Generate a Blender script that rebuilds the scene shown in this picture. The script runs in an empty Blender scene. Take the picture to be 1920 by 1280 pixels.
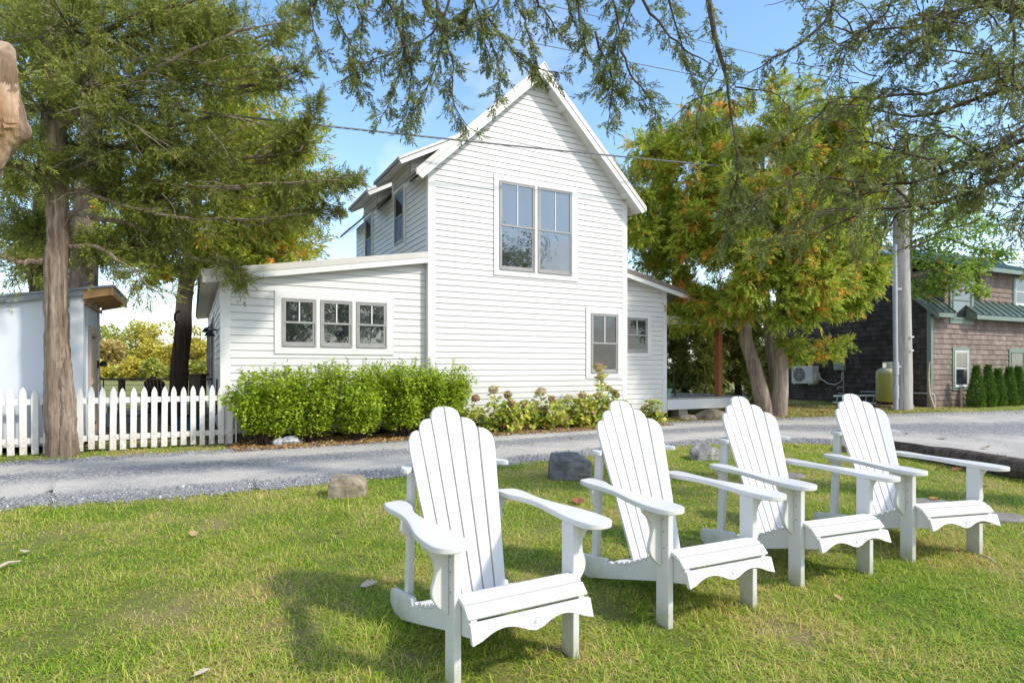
import bpy, bmesh, math, random
import numpy as np
from mathutils import Vector, Matrix
R = math.radians
rng = np.random.default_rng(7)
random.seed(7)
S = bpy.context.scene
COL = S.collection

# ------------------------------------------------------------------ camera, sky, sun, exposure
FOC, HZ, EYE = 1109.0, 690.0, 1.25           # photograph: focal length in pixels, horizon row, eye height
cam_d = bpy.data.cameras.new('camera')
cam = bpy.data.objects.new('camera', cam_d); COL.objects.link(cam)
cam_d.sensor_width = 36; cam_d.lens = 36 * FOC / 1920; cam_d.shift_y = (HZ - 640) / 1920
cam_d.clip_start = 0.05; cam_d.clip_end = 2000
cam.location = (0, 0, EYE); cam.rotation_euler = (R(90), 0, 0)
S.camera = cam

SUN_EL = 42.0
SUN_DIR = Vector((0.90, -0.434, 0)).normalized() * math.cos(R(SUN_EL)) + Vector((0, 0, math.sin(R(SUN_EL))))
W = bpy.data.worlds.new('World'); S.world = W; W.use_nodes = True
wn, wl = W.node_tree.nodes, W.node_tree.links
wn.clear()
out = wn.new('ShaderNodeOutputWorld'); bg = wn.new('ShaderNodeBackground')
sky = wn.new('ShaderNodeTexSky'); sky.sky_type = 'NISHITA'; sky.sun_disc = False
sky.sun_elevation = R(SUN_EL); sky.sun_rotation = math.atan2(SUN_DIR.x, SUN_DIR.y)
sky.air_density = 1.0; sky.dust_density = 0.6; sky.ozone_density = 2.0
tc = wn.new('ShaderNodeTexCoord'); sep = wn.new('ShaderNodeSeparateXYZ')
wl.new(tc.outputs['Generated'], sep.inputs[0])
def wmath(op, a, b=None, c=None):
    n = wn.new('ShaderNodeMath'); n.operation = op
    for i, x in enumerate((a, b, c)):
        if x is None: continue
        if isinstance(x, (int, float)): n.inputs[i].default_value = x
        else: wl.new(x, n.inputs[i])
    return n.outputs[0]
zz = wmath('ADD', wmath('MAXIMUM', sep.outputs[2], 0.0), 0.16)
cx = wmath('DIVIDE', sep.outputs[0], zz); cy = wmath('DIVIDE', sep.outputs[1], zz)
cmb = wn.new('ShaderNodeCombineXYZ'); wl.new(cx, cmb.inputs[0]); wl.new(cy, cmb.inputs[1])
cn = wn.new('ShaderNodeTexNoise'); cn.inputs['Scale'].default_value = 0.9; cn.inputs['Detail'].default_value = 7
cn.inputs['Roughness'].default_value = 0.58; cn.inputs['Distortion'].default_value = 0.5
wl.new(cmb.outputs[0], cn.inputs['Vector'])
cr = wn.new('ShaderNodeValToRGB'); cr.color_ramp.elements[0].position = 0.54; cr.color_ramp.elements[1].position = 0.80
wl.new(cn.outputs['Fac'], cr.inputs[0])
# cloud cover grows towards the horizon, wisps overhead
hz_ = wmath('MULTIPLY_ADD', wmath('POWER', wmath('SUBTRACT', 1.0, wmath('MAXIMUM', sep.outputs[2], 0.0)), 8.0), 0.66, 0.0)
back = wmath('MULTIPLY', wmath('MAXIMUM', wmath('MULTIPLY', sep.outputs[1], -1.0), 0.0), 0.55)       # extra cloud behind the viewer, added to warm the fill light
cov = wmath('MINIMUM', wmath('ADD', wmath('ADD', wmath('MULTIPLY', cr.outputs[0], 0.75), hz_), wmath('MULTIPLY', back, wmath('ADD', cn.outputs['Fac'], 0.3))), 0.93)
mx = wn.new('ShaderNodeMix'); mx.data_type = 'RGBA'
wl.new(cov, mx.inputs[0])
tint = wn.new('ShaderNodeMix'); tint.data_type = 'RGBA'; tint.blend_type = 'MULTIPLY'; tint.inputs[0].default_value = 1.0
tint.inputs[7].default_value = (.97, 1.10, 1.13, 1)
wl.new(sky.outputs[0], tint.inputs[6])
wl.new(tint.outputs[2], mx.inputs[6]); mx.inputs[7].default_value = (6.4, 5.95, 5.25, 1)
wl.new(mx.outputs[2], bg.inputs['Color']); bg.inputs['Strength'].default_value = 0.15
wl.new(bg.outputs[0], out.inputs['Surface'])

sun_d = bpy.data.lights.new('sun', 'SUN'); sun_d.energy = 2.15; sun_d.angle = R(4.0); sun_d.color = (1.0, 0.92, 0.80)
sun = bpy.data.objects.new('sun', sun_d); COL.objects.link(sun)
sun.rotation_euler = SUN_DIR.to_track_quat('Z', 'Y').to_euler()
S.view_settings.view_transform = 'Standard'; S.view_settings.look = 'None'
S.view_settings.exposure = 0.95; S.view_settings.gamma = 1.0
S.render.engine = 'CYCLES'
try:
    S.cycles.max_bounces = 8; S.cycles.diffuse_bounces = 4; S.cycles.glossy_bounces = 3; S.cycles.transmission_bounces = 4
    S.cycles.use_denoising = True; S.cycles.sample_clamp_indirect = 6.0
except Exception: pass

# ------------------------------------------------------------------ helpers
def P(u, v, Y): return Vector(((u - 960) / FOC * Y, Y, EYE + (HZ - v) / FOC * Y))
def G(u, v, z=0.0):
    Y = (EYE - z) * FOC / (v - HZ); return Vector(((u - 960) / FOC * Y, Y, z))

def tag(o, label=None, cat=None, group=None, kind=None):
    if label: o['label'] = label
    if cat: o['category'] = cat
    if group: o['group'] = group
    if kind: o['kind'] = kind
    return o
def empty(name, loc=(0, 0, 0), rz=0.0):
    o = bpy.data.objects.new(name, None); COL.objects.link(o); o.location = loc; o.rotation_euler = (0, 0, rz)
    o.empty_display_size = 0.2
    return o
KIDS = {}
def link(o, parent=None):
    COL.objects.link(o)
    if parent is not None:
        o.parent = parent; KIDS.setdefault(parent.name, []).append(o)
    return o
def copy_tree(o, parent=None):
    c = o.copy(); link(c, parent)
    for ch in KIDS.get(o.name, []): copy_tree(ch, c)
    return c
def wpts(pts): return [Vector(p) for p in pts]

class MB:
    def __init__(s): s.v, s.f, s.m = [], [], []
    def poly(s, pts, m=0):
        b = len(s.v); s.v += [tuple(p) for p in pts]; s.f.append(list(range(b, b + len(pts)))); s.m.append(m); return s
    def box(s, x0, x1, y0, y1, z0, z1, m=0):
        b = len(s.v)
        s.v += [(x, y, z) for z in (z0, z1) for x, y in ((x0, y0), (x1, y0), (x1, y1), (x0, y1))]
        for q in ((3, 2, 1, 0), (4, 5, 6, 7), (0, 1, 5, 4), (1, 2, 6, 5), (2, 3, 7, 6), (3, 0, 4, 7)):
            s.f.append([b + i for i in q]); s.m.append(m)
        return s
    def prism(s, pts, fn, t0, t1, m=0):
        """polygon pts (a,b) pushed from depth t0 to t1; fn(a,b,t)->xyz"""
        n = len(pts); b = len(s.v)
        s.v += [tuple(fn(a, c, t0)) for a, c in pts] + [tuple(fn(a, c, t1)) for a, c in pts]
        s.f.append([b + i for i in range(n)][::-1]); s.m.append(m)
        s.f.append([b + n + i for i in range(n)]); s.m.append(m)
        for i in range(n):
            j = (i + 1) % n; s.f.append([b + i, b + j, b + n + j, b + n + i]); s.m.append(m)
        return s
    def bar(s, p, q, w, h, up=(0, 0, 1), m=0):
        p, q = Vector(p), Vector(q); d = (q - p).normalized(); up = Vector(up)
        a = d.cross(up)
        if a.length < 1e-4: a = d.cross(Vector((1, 0, 0)))
        a.normalize(); c = a.cross(d).normalized(); b = len(s.v)
        for e in (p, q):
            s.v += [tuple(e + a * (w / 2 * i) + c * (h / 2 * j)) for i, j in ((-1, -1), (1, -1), (1, 1), (-1, 1))]
        for qd in ((3, 2, 1, 0), (4, 5, 6, 7), (0, 1, 5, 4), (1, 2, 6, 5), (2, 3, 7, 6), (3, 0, 4, 7)):
            s.f.append([b + i for i in qd]); s.m.append(m)
        return s
    def tube(s, pts, rad, n=8, m=0, cap=True, wob=0.0):
        pts = [Vector(p) for p in pts]; rad = rad if isinstance(rad, (list, tuple)) else [rad] * len(pts)
        b = len(s.v); ref = None
        ph = random.random() * 6
        for i, p in enumerate(pts):
            d = (pts[min(i + 1, len(pts) - 1)] - pts[max(i - 1, 0)]).normalized()
            if ref is None: ref = Vector((0, 0, 1)) if abs(d.z) < 0.9 else Vector((1, 0, 0))
            a = d.cross(ref)
            if a.length < 1e-5: a = d.cross(Vector((0, 1, 0.3)))
            a.normalize(); c = a.cross(d).normalized(); ref = -d.cross(a)
            ref = c
            for k in range(n):
                t = 2 * math.pi * k / n
                r = rad[i] * (1 + wob * (math.sin(3 * t + ph + i * .3) * .6 + math.sin(5 * t + 1.7 * ph) * .4))
                s.v.append(tuple(p + a * (r * math.cos(t)) + c * (r * math.sin(t))))
        for i in range(len(pts) - 1):
            for k in range(n):
                k2 = (k + 1) % n
                s.f.append([b + i * n + k, b + i * n + k2, b + (i + 1) * n + k2, b + (i + 1) * n + k]); s.m.append(m)
        if cap:
            s.f.append([b + k for k in range(n)][::-1]); s.m.append(m)
            e = b + (len(pts) - 1) * n; s.f.append([e + k for k in range(n)]); s.m.append(m)
        return s
    def lathe(s, prof, n=16, m=0, at=(0, 0, 0)):
        return s.tube([(at[0], at[1], at[2] + z) for r, z in prof], [max(r, 1e-4) for r, z in prof], n, m)
    def build(s, name, mats, parent=None, bevel=0.0, smooth=False, xf=None, seg=2):
        me = bpy.data.meshes.new(name)
        v = s.v if xf is None else [tuple(xf @ Vector(p)) for p in s.v]
        me.from_pydata(v, [], s.f)
        for mt in (mats if isinstance(mats, (list, tuple)) else [mats]): me.materials.append(mt)
        if any(s.m): me.polygons.foreach_set('material_index', s.m)
        if smooth: me.polygons.foreach_set('use_smooth', [True] * len(s.f))
        bm = bmesh.new(); bm.from_mesh(me); bmesh.ops.recalc_face_normals(bm, faces=bm.faces); bm.to_mesh(me); bm.free()
        me.update()
        o = bpy.data.objects.new(name, me); link(o, parent)
        if bevel:
            md = o.modifiers.new('bevel', 'BEVEL'); md.width = bevel; md.segments = seg; md.limit_method = 'ANGLE'; md.angle_limit = R(35)
        if smooth:
            try: me.set_sharp_from_angle(angle=R(40))
            except Exception: pass
        return o

def np_mesh(name, verts, quads, mats, parent=None, midx=None, smooth=False):
    me = bpy.data.meshes.new(name)
    nv, nf, k = len(verts), len(quads), quads.shape[1]
    me.vertices.add(nv); me.vertices.foreach_set('co', np.asarray(verts, np.float32).ravel())
    me.loops.add(nf * k); me.loops.foreach_set('vertex_index', np.asarray(quads, np.int32).ravel())
    me.polygons.add(nf)
    me.polygons.foreach_set('loop_start', np.arange(0, nf * k, k, dtype=np.int32))
    me.polygons.foreach_set('loop_total', np.full(nf, k, np.int32))
    for mt in (mats if isinstance(mats, (list, tuple)) else [mats]): me.materials.append(mt)
    if midx is not None: me.polygons.foreach_set('material_index', np.asarray(midx, np.int32))
    if smooth: me.polygons.foreach_set('use_smooth', np.ones(nf, bool))
    me.update(calc_edges=True); me.validate(verbose=False)
    o = bpy.data.objects.new(name, me); link(o, parent)
    return o

# ------------------------------------------------------------------ materials
def newmat(name):
    m = bpy.data.materials.new(name); m.use_nodes = True
    nt = m.node_tree; return m, nt, nt.nodes['Principled BSDF']
def ramp(nt, fac, cols, pos=None):
    r = nt.nodes.new('ShaderNodeValToRGB'); e = r.color_ramp.elements
    pos = pos or [i / (len(cols) - 1) for i in range(len(cols))]
    while len(e) < len(cols): e.new(0.5)
    for i, c in enumerate(cols): e[i].position = pos[i]; e[i].color = (*c, 1)
    nt.links.new(fac, r.inputs[0]); return r.outputs[0]
def noise(nt, scale, detail=4, rough=.55, stretch=None, dist=0.0, coord='Object'):
    t = nt.nodes.new('ShaderNodeTexCoord'); n = nt.nodes.new('ShaderNodeTexNoise')
    n.inputs['Scale'].default_value = scale; n.inputs['Detail'].default_value = detail; n.inputs['Roughness'].default_value = rough
    n.inputs['Distortion'].default_value = dist
    if stretch:
        mp = nt.nodes.new('ShaderNodeMapping'); mp.inputs['Scale'].default_value = stretch
        nt.links.new(t.outputs[coord], mp.inputs[0]); nt.links.new(mp.outputs[0], n.inputs['Vector'])
    else: nt.links.new(t.outputs[coord], n.inputs['Vector'])
    return n.outputs['Fac']
def mixc(nt, fac, a, b, blend='MIX'):
    m = nt.nodes.new('ShaderNodeMix'); m.data_type = 'RGBA'; m.blend_type = blend
    for i, x in ((0, fac), (6, a), (7, b)):
        if isinstance(x, (int, float)): m.inputs[i].default_value = x
        elif isinstance(x, tuple): m.inputs[i].default_value = (*x, 1)
        else: nt.links.new(x, m.inputs[i])
    return m.outputs[2]
def mathn(nt, op, a, b=None):
    n = nt.nodes.new('ShaderNodeMath'); n.operation = op
    for i, x in enumerate((a, b)):
        if x is None: continue
        if isinstance(x, (int, float)): n.inputs[i].default_value = x
        else: nt.links.new(x, n.inputs[i])
    return n.outputs[0]
def bump(nt, bsdf, h, strength=.4, dist=.01):
    b = nt.nodes.new('ShaderNodeBump'); b.inputs['Strength'].default_value = strength; b.inputs['Distance'].default_value = dist
    nt.links.new(h, b.inputs['Height']); nt.links.new(b.outputs[0], bsdf.inputs['Normal'])
def basic(name, cols, scale=5, rough=.6, bmp=0, bscale=None, stretch=None, detail=5, metal=0.0, spec=.4, bdist=.01, pos=None):
    m, nt, b = newmat(name)
    nt.links.new(ramp(nt, noise(nt, scale, detail, .6, stretch), cols, pos or [.3 + .4 * i / max(1, len(cols) - 1) for i in range(len(cols))]), b.inputs['Base Color'])
    b.inputs['Roughness'].default_value = rough; b.inputs['Metallic'].default_value = metal; b.inputs['Specular IOR Level'].default_value = spec
    if bmp: bump(nt, b, noise(nt, bscale or scale * 3, 5, .6, stretch), bmp, bdist)
    return m
def painted(name, base, dirt, amount=.35, rough=.45, scale=1.6, peel=None):
    """painted boards: soft uneven paint, scattered grime specks, a little brush grain"""
    m, nt, b = newmat(name)
    c = ramp(nt, noise(nt, scale, 6, .65), [tuple(x * .95 for x in base), base], [.35, .65])
    g = ramp(nt, noise(nt, 22, 6, .75), [(0, 0, 0), (1, 1, 1)], [.62, .80])
    g2 = ramp(nt, noise(nt, .8, 4, .6), [(0, 0, 0), (1, 1, 1)], [.4, .75])
    c = mixc(nt, mathn(nt, 'MULTIPLY', mathn(nt, 'MULTIPLY', g, g2), amount), c, dirt)
    nt.links.new(c, b.inputs['Base Color']); b.inputs['Roughness'].default_value = rough; b.inputs['Specular IOR Level'].default_value = .35
    bump(nt, b, noise(nt, 14, 5, .6, (.6, 8, 8)), .10, .004)
    return m
M = {}
M['white'] = painted('white_siding_paint', (.665, .662, .652), (.42, .41, .38), .5)
M['trim'] = painted('white_trim_paint', (.70, .697, .687), (.5, .48, .44), .3)
def chair_paint(m):
    # grass stains and splashed dirt on the feet, fading out unevenly upwards
    nt = m.node_tree; b = nt.nodes['Principled BSDF']; old = b.inputs['Base Color'].links[0].from_socket
    t = nt.nodes.new('ShaderNodeTexCoord'); s_ = nt.nodes.new('ShaderNodeSeparateXYZ'); nt.links.new(t.outputs['Object'], s_.inputs[0])
    f = ramp(nt, mathn(nt, 'ADD', s_.outputs[2], mathn(nt, 'MULTIPLY', noise(nt, 16, 6, .75), .22)), [(.75,) * 3, (0, 0, 0)], [.12, .24])
    c = mixc(nt, f, old, (.36, .37, .24))
    sp = ramp(nt, noise(nt, 55, 3, .7), [(0, 0, 0), (1, 1, 1)], [.69, .74]); c = mixc(nt, mathn(nt, 'MULTIPLY', sp, .35), c, (.30, .27, .22))
    nt.links.new(c, b.inputs['Base Color']); return m
M['chair'] = chair_paint(painted('white_chair_paint', (.66, .66, .655), (.42, .45, .38), .30, .38, 3.0))
M['sash'] = basic('window_sash_grey', [(.27, .265, .26), (.34, .335, .33)], 6, .5)
M['roofmetal'] = basic('pale_corrugated_roof', [(.53, .495, .45), (.62, .59, .545)], 2.5, .42, metal=.2)
M['gutter'] = basic('dark_drip_edge', [(.17, .135, .105), (.25, .205, .165)], 9, .6)
M['soffit'] = basic('soffit_board', [(.72, .67, .60), (.80, .75, .69)], 4, .65)
def fence_mat():
    m, nt, b = newmat('weathered_white_picket')
    c = ramp(nt, noise(nt, 3, 5), [(.68, .675, .66), (.75, .745, .73)], [.35, .65])
    t = nt.nodes.new('ShaderNodeTexCoord'); s_ = nt.nodes.new('ShaderNodeSeparateXYZ'); nt.links.new(t.outputs['Object'], s_.inputs[0])
    low = ramp(nt, mathn(nt, 'ADD', s_.outputs[2], mathn(nt, 'MULTIPLY', noise(nt, 7, 5, .7), .35)), [(1, 1, 1), (0, 0, 0)], [.26, .62])
    sp = ramp(nt, noise(nt, 30, 4, .75), [(0, 0, 0), (1, 1, 1)], [.40, .72])
    c = mixc(nt, mathn(nt, 'MULTIPLY', low, sp), c, (.42, .31, .22))
    sp2 = ramp(nt, noise(nt, 19, 5, .8), [(0, 0, 0), (1, 1, 1)], [.66, .74])
    c = mixc(nt, mathn(nt, 'MULTIPLY', sp2, .55), c, (.35, .30, .24))
    nt.links.new(c, b.inputs['Base Color']); b.inputs['Roughness'].default_value = .6
    bump(nt, b, noise(nt, 12, 4, .6, (8, 8, .8)), .2, .004)
    return m
M['fence'] = fence_mat()
def glass_mat(name, refl, dark=(.025, .028, .03), wave=.05):
    m, nt, b = newmat(name)
    nt.nodes.remove(b); o = nt.nodes['Material Output']
    d = nt.nodes.new('ShaderNodeBsdfDiffuse')
    nt.links.new(ramp(nt, noise(nt, 2.2, 3), [dark, tuple(x * 2.1 for x in dark)], [.4, .7]), d.inputs[0])
    g = nt.nodes.new('ShaderNodeBsdfGlossy'); g.inputs['Roughness'].default_value = .02; g.inputs['Color'].default_value = (.93, .97, 1, 1)
    bb = nt.nodes.new('ShaderNodeBump'); bb.inputs['Strength'].default_value = wave; bb.inputs['Distance'].default_value = .05
    nt.links.new(noise(nt, 1.8, 3, .5, None, 1.2), bb.inputs['Height']); nt.links.new(bb.outputs[0], g.inputs['Normal'])
    x = nt.nodes.new('ShaderNodeMixShader'); x.inputs[0].default_value = refl
    nt.links.new(d.outputs[0], x.inputs[1]); nt.links.new(g.outputs[0], x.inputs[2]); nt.links.new(x.outputs[0], o.inputs[0])
    return m
M['glass'] = glass_mat('window_glass', .20, (.016, .019, .025), .06)
M['glass_dim'] = glass_mat('window_glass_screened', .07, (.028, .029, .032))
M['bark'] = None
def bark(name, cols, sc=9, depth=.03):
    m, nt, b = newmat(name)
    n1 = noise(nt, sc, 7, .65, (1, 1, .09), 1.2); n2 = noise(nt, 3.1, 4, .6)
    c = ramp(nt, n1, cols, [.32, .5, .68][:len(cols)])
    n3 = noise(nt, sc * 4.5, 5, .7, (1, 1, .06), .6); c = mixc(nt, .7, c, ramp(nt, n3, [(.45,) * 3, (1.15,) * 3], [.34, .66]), 'MULTIPLY')
    c = mixc(nt, mathn(nt, 'MULTIPLY', n2, .35), c, tuple(x * .6 for x in cols[0]))
    nt.links.new(c, b.inputs['Base Color']); b.inputs['Roughness'].default_value = .9; b.inputs['Specular IOR Level'].default_value = .15
    bump(nt, b, mathn(nt, 'ADD', n1, mathn(nt, 'MULTIPLY', n3, .45)), 1.0, depth)
    return m
M['bark'] = bark('cedar_bark', [(.13, .085, .06), (.36, .275, .21), (.56, .47, .38)], 9, .05)
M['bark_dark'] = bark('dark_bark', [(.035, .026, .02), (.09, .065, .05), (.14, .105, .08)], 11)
M['bark_grey'] = bark('grey_bark', [(.20, .15, .12), (.40, .325, .265), (.52, .44, .37)], 8)
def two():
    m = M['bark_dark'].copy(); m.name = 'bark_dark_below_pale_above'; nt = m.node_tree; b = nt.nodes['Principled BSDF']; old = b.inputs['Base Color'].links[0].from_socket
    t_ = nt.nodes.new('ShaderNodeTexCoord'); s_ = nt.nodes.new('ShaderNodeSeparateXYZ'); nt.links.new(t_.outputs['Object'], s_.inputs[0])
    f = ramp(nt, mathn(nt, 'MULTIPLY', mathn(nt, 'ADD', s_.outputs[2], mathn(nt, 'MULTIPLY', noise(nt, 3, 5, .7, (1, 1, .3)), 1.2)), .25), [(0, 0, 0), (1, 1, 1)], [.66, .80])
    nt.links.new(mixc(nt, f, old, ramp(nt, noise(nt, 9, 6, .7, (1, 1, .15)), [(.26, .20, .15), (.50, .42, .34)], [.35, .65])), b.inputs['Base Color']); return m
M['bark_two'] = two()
M['twig'] = basic('twig_bark', [(.055, .035, .025), (.12, .085, .065)], 14, .9)
M['wood_end'] = bark('broken_wood', [(.26, .13, .06), (.48, .31, .18), (.60, .46, .34)], 5, .02)

def leafmat(name, cols, accent=None, acc_lo=.66, trans=.30, nscale=1.1, val=.0, rough=.55, ascale=1.7):
    """leaf colours differ from leaf to leaf and from clump to clump; accent = dying foliage"""
    m, nt, b = newmat(name)
    geo = nt.nodes.new('ShaderNodeNewGeometry')
    f = mathn(nt, 'ADD', mathn(nt, 'MULTIPLY', geo.outputs['Random Per Island'], .55), mathn(nt, 'MULTIPLY', noise(nt, nscale, 3, .6), .75))
    c = ramp(nt, f, cols, [.22 + .75 * i / (len(cols) - 1) for i in range(len(cols))])
    if accent:
        a = mathn(nt, 'ADD', noise(nt, ascale, 5, .7), mathn(nt, 'MULTIPLY', geo.outputs['Random Per Island'], .10))
        a = ramp(nt, a, [(0, 0, 0), (1, 1, 1)], [acc_lo, acc_lo + .05])
        c = mixc(nt, a, c, accent)
    nt.links.new(c, b.inputs['Base Color']); b.inputs['Roughness'].default_value = rough; b.inputs['Specular IOR Level'].default_value = .25
    t = nt.nodes.new('ShaderNodeBsdfTranslucent'); nt.links.new(c, t.inputs[0])
    x = nt.nodes.new('ShaderNodeMixShader'); x.inputs[0].default_value = trans
    o = nt.nodes['Material Output']
    nt.links.new(b.outputs[0], x.inputs[1]); nt.links.new(t.outputs[0], x.inputs[2]); nt.links.new(x.outputs[0], o.inputs[0])
    return m
M['juniper'] = leafmat('juniper_foliage', [(.045, .07, .014), (.14, .18, .03), (.27, .30, .055), (.42, .42, .10)], (.46, .25, .08), .70, .42)
M['juniper_grey'] = leafmat('hanging_juniper_foliage', [(.075, .105, .03), (.15, .19, .055), (.24, .275, .085), (.33, .35, .12)], (.30, .18, .08), .70, .45)
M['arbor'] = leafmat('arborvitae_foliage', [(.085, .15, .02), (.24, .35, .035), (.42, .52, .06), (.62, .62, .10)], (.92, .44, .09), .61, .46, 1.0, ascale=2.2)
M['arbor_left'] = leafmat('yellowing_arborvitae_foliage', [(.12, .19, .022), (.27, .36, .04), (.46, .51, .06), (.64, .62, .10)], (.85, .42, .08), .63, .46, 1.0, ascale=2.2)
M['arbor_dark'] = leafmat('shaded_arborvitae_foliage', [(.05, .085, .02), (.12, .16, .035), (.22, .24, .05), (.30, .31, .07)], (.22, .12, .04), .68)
M['maple'] = leafmat('maple_foliage', [(.10, .21, .03), (.19, .33, .045), (.30, .45, .06), (.45, .52, .08)], (.5, .22, .05), .66, .42)
M['shrub'] = leafmat('lime_shrub_foliage', [(.13, .24, .015), (.27, .42, .025), (.42, .55, .04), (.56, .62, .07)], (.34, .18, .08), .76, .34, 1.6, rough=.4)
M['hyd_leaf'] = leafmat('hydrangea_leaf', [(.17, .29, .03), (.34, .45, .06), (.55, .57, .10), (.68, .58, .10)], (.28, .15, .05), .69, .34, 2.2, rough=.4)
M['little_arbor'] = leafmat('young_arborvitae_foliage', [(.025, .08, .012), (.06, .15, .02), (.12, .23, .03), (.20, .31, .05)], (.25, .20, .06), .74)
FAR = [[(.20, .24, .04), (.36, .38, .07), (.52, .50, .10)], [(.34, .30, .04), (.56, .48, .07), (.70, .60, .12)], [(.12, .20, .04), (.22, .32, .07), (.36, .42, .10)], [(.36, .26, .08), (.52, .40, .13), (.62, .50, .20)]]
for i, c in enumerate(FAR): M['far%d' % i] = leafmat('far_foliage_%d' % i, c, None, trans=.3, nscale=.4)

# ------------------------------------------------------------------ foliage generators
def unit(a): return a / np.maximum(np.linalg.norm(a, axis=-1, keepdims=True), 1e-9)
def perp(d):
    r = unit(rng.normal(size=d.shape)); return unit(np.cross(d, r))
def rhombs(base, ax, side, L, Wd, bend=0.0):
    L = L[:, None]; Wd = Wd[:, None]
    nrm = np.cross(ax, side)
    m = base + ax * L * .45 + nrm * (L * bend)
    return np.stack([base, m + side * Wd / 2, base + ax * L, m - side * Wd / 2], 1)
class Leaves:
    def __init__(s): s.q = []; s.tw = []
    def sprays(s, pts, dirs, k=9, slen=.14, llen=.05, lw=.012, ang=.75, droop=.25, bend=.06, flat=.5):
        n = len(pts)
        if not n: return
        d = unit(dirs + np.array([0, 0, -droop]) * rng.random((n, 1)))
        sd = perp(d)
        up = np.array([0, 0, 1.0]); fl = unit(np.cross(d, up) + 1e-6)      # sprays tend to lie flat
        sd = unit(sd * (1 - flat) + fl * flat * np.sign(rng.random((n, 1)) - .5))
        sc = rng.uniform(.7, 1.3, n)
        j = np.arange(k)
        fr = (j + .5) / k
        sg = np.where(j % 2, 1., -1.)
        a = ang * (1 - .55 * fr) * sg
        a = a[None] + rng.normal(0, .25, (n, k)); a[:, -1] *= .2
        ax = d[:, None] * np.cos(a)[..., None] + sd[:, None] * np.sin(a)[..., None] + rng.normal(0, .16, (n, k, 3))
        ax = unit(ax)
        b = pts[:, None] + d[:, None] * (fr[None, :, None] * (slen * sc)[:, None, None])
        side = unit(np.cross(ax, np.cross(d, sd)[:, None] + rng.normal(0, .5, (n, k, 3))))
        L = (llen * sc)[:, None] * rng.uniform(.7, 1.25, (n, k)); Wd = lw * rng.uniform(.7, 1.3, (n, k))
        s.q.append(rhombs(b.reshape(-1, 3), ax.reshape(-1, 3), side.reshape(-1, 3), L.ravel(), Wd.ravel(), bend))
    def flat_leaves(s, pts, ax, L, Wd, bend=.12):
        n = len(pts); ax = unit(ax)
        side = unit(np.cross(ax, np.array([0, 0, 1.0])[None] + rng.normal(0, .55, (n, 3))))
        s.q.append(rhombs(pts, ax, side, L * rng.uniform(.6, 1.3, n), Wd * rng.uniform(.7, 1.2, n), bend))
    def twigs(s, a, b, r0, r1):
        n = len(a)
        if not n: return
        d = unit(b - a); u = perp(d); w = np.cross(d, u)
        vs = []
        for p, r in ((a, r0), (b, r1)):
            for k in range(3):
                t = 2 * np.pi * k / 3
                vs.append(p + (u * np.cos(t) + w * np.sin(t)) * np.broadcast_to(np.asarray(r), (n,))[:, None])
        s.tw.append(np.stack(vs, 1))
    def arrays(s):
        q = np.concatenate(s.q) if s.q else np.zeros((0, 4, 3)); t = np.concatenate(s.tw) if s.tw else np.zeros((0, 6, 3))
        v = np.concatenate([q.reshape(-1, 3), t.reshape(-1, 3)])
        f1 = np.arange(len(q) * 4).reshape(-1, 4); b = len(q) * 4
        o = (np.arange(len(t)) * 6)[:, None, None] + b
        f2 = (np.array([[0, 1, 4, 3], [1, 2, 5, 4], [2, 0, 3, 5]])[None] + o).reshape(-1, 4)
        return v, np.concatenate([f1, f2]), np.concatenate([np.zeros(len(f1), int), np.ones(len(f2), int)])
    def build(s, name, leafm, twigm, parent=None):
        v, f, mi = s.arrays()
        if parent is not None: v = v - np.array(parent.matrix_basis.translation)
        return np_mesh(name, v, f, [leafm, twigm], parent, mi)

def poly_sample(pl, step):
    pl = np.array(pl, float); seg = np.linalg.norm(np.diff(pl, axis=0), axis=1); c = np.concatenate([[0], np.cumsum(seg)])
    n = max(2, int(c[-1] / step)); t = np.linspace(0, c[-1], n)
    p = np.stack([np.interp(t, c, pl[:, i]) for i in range(3)], 1)
    d = unit(np.gradient(p, axis=0)); return p, d, t / c[-1]
def wiggle(pl, amt, n=10):
    p, d, f = poly_sample(pl, max(.02, np.linalg.norm(np.diff(np.array(pl, float), axis=0), axis=1).sum() / n))
    w = np.cumsum(rng.normal(0, amt / 2.5, p.shape), 0); w -= f[:, None] * w[-1]
    return p + w

def limb_foliage(lv, mb, pl, r0, r1, start=.25, step=.07, tl=(.15, .45), spr=5, droop=.3, wig=.04, side=None, **kw):
    """one limb as a tapering tube in mb, with twigs and sprays in lv"""
    p = wiggle(pl, wig, 12); n = len(p)
    mb.tube([tuple(x) for x in p], [r0 + (r1 - r0) * i / (n - 1) for i in range(n)], 6, cap=False)
    q, d, f = poly_sample(p, step)
    k = f > start; q, d, f = q[k], d[k], f[k]
    td = unit(d * .55 + perp(d) * .9 + np.array([0, 0, -droop]))
    L = rng.uniform(*tl, len(q)) * (1.15 - .5 * f)
    e = q + td * L[:, None] + np.array([0, 0, -droop]) * (L[:, None] ** 2)
    lv.twigs(q, e, .0035, .0018)
    pts, ds = [], []
    for j in range(spr):
        t = (j + .6) / spr * np.ones(len(q)) + rng.normal(0, .08, len(q)); t = np.clip(t, .1, 1)
        pts.append(q + (e - q) * t[:, None]); ds.append(unit(td + perp(td) * .7))
    lv.sprays(np.concatenate(pts), np.concatenate(ds), droop=droop, **kw)

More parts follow.
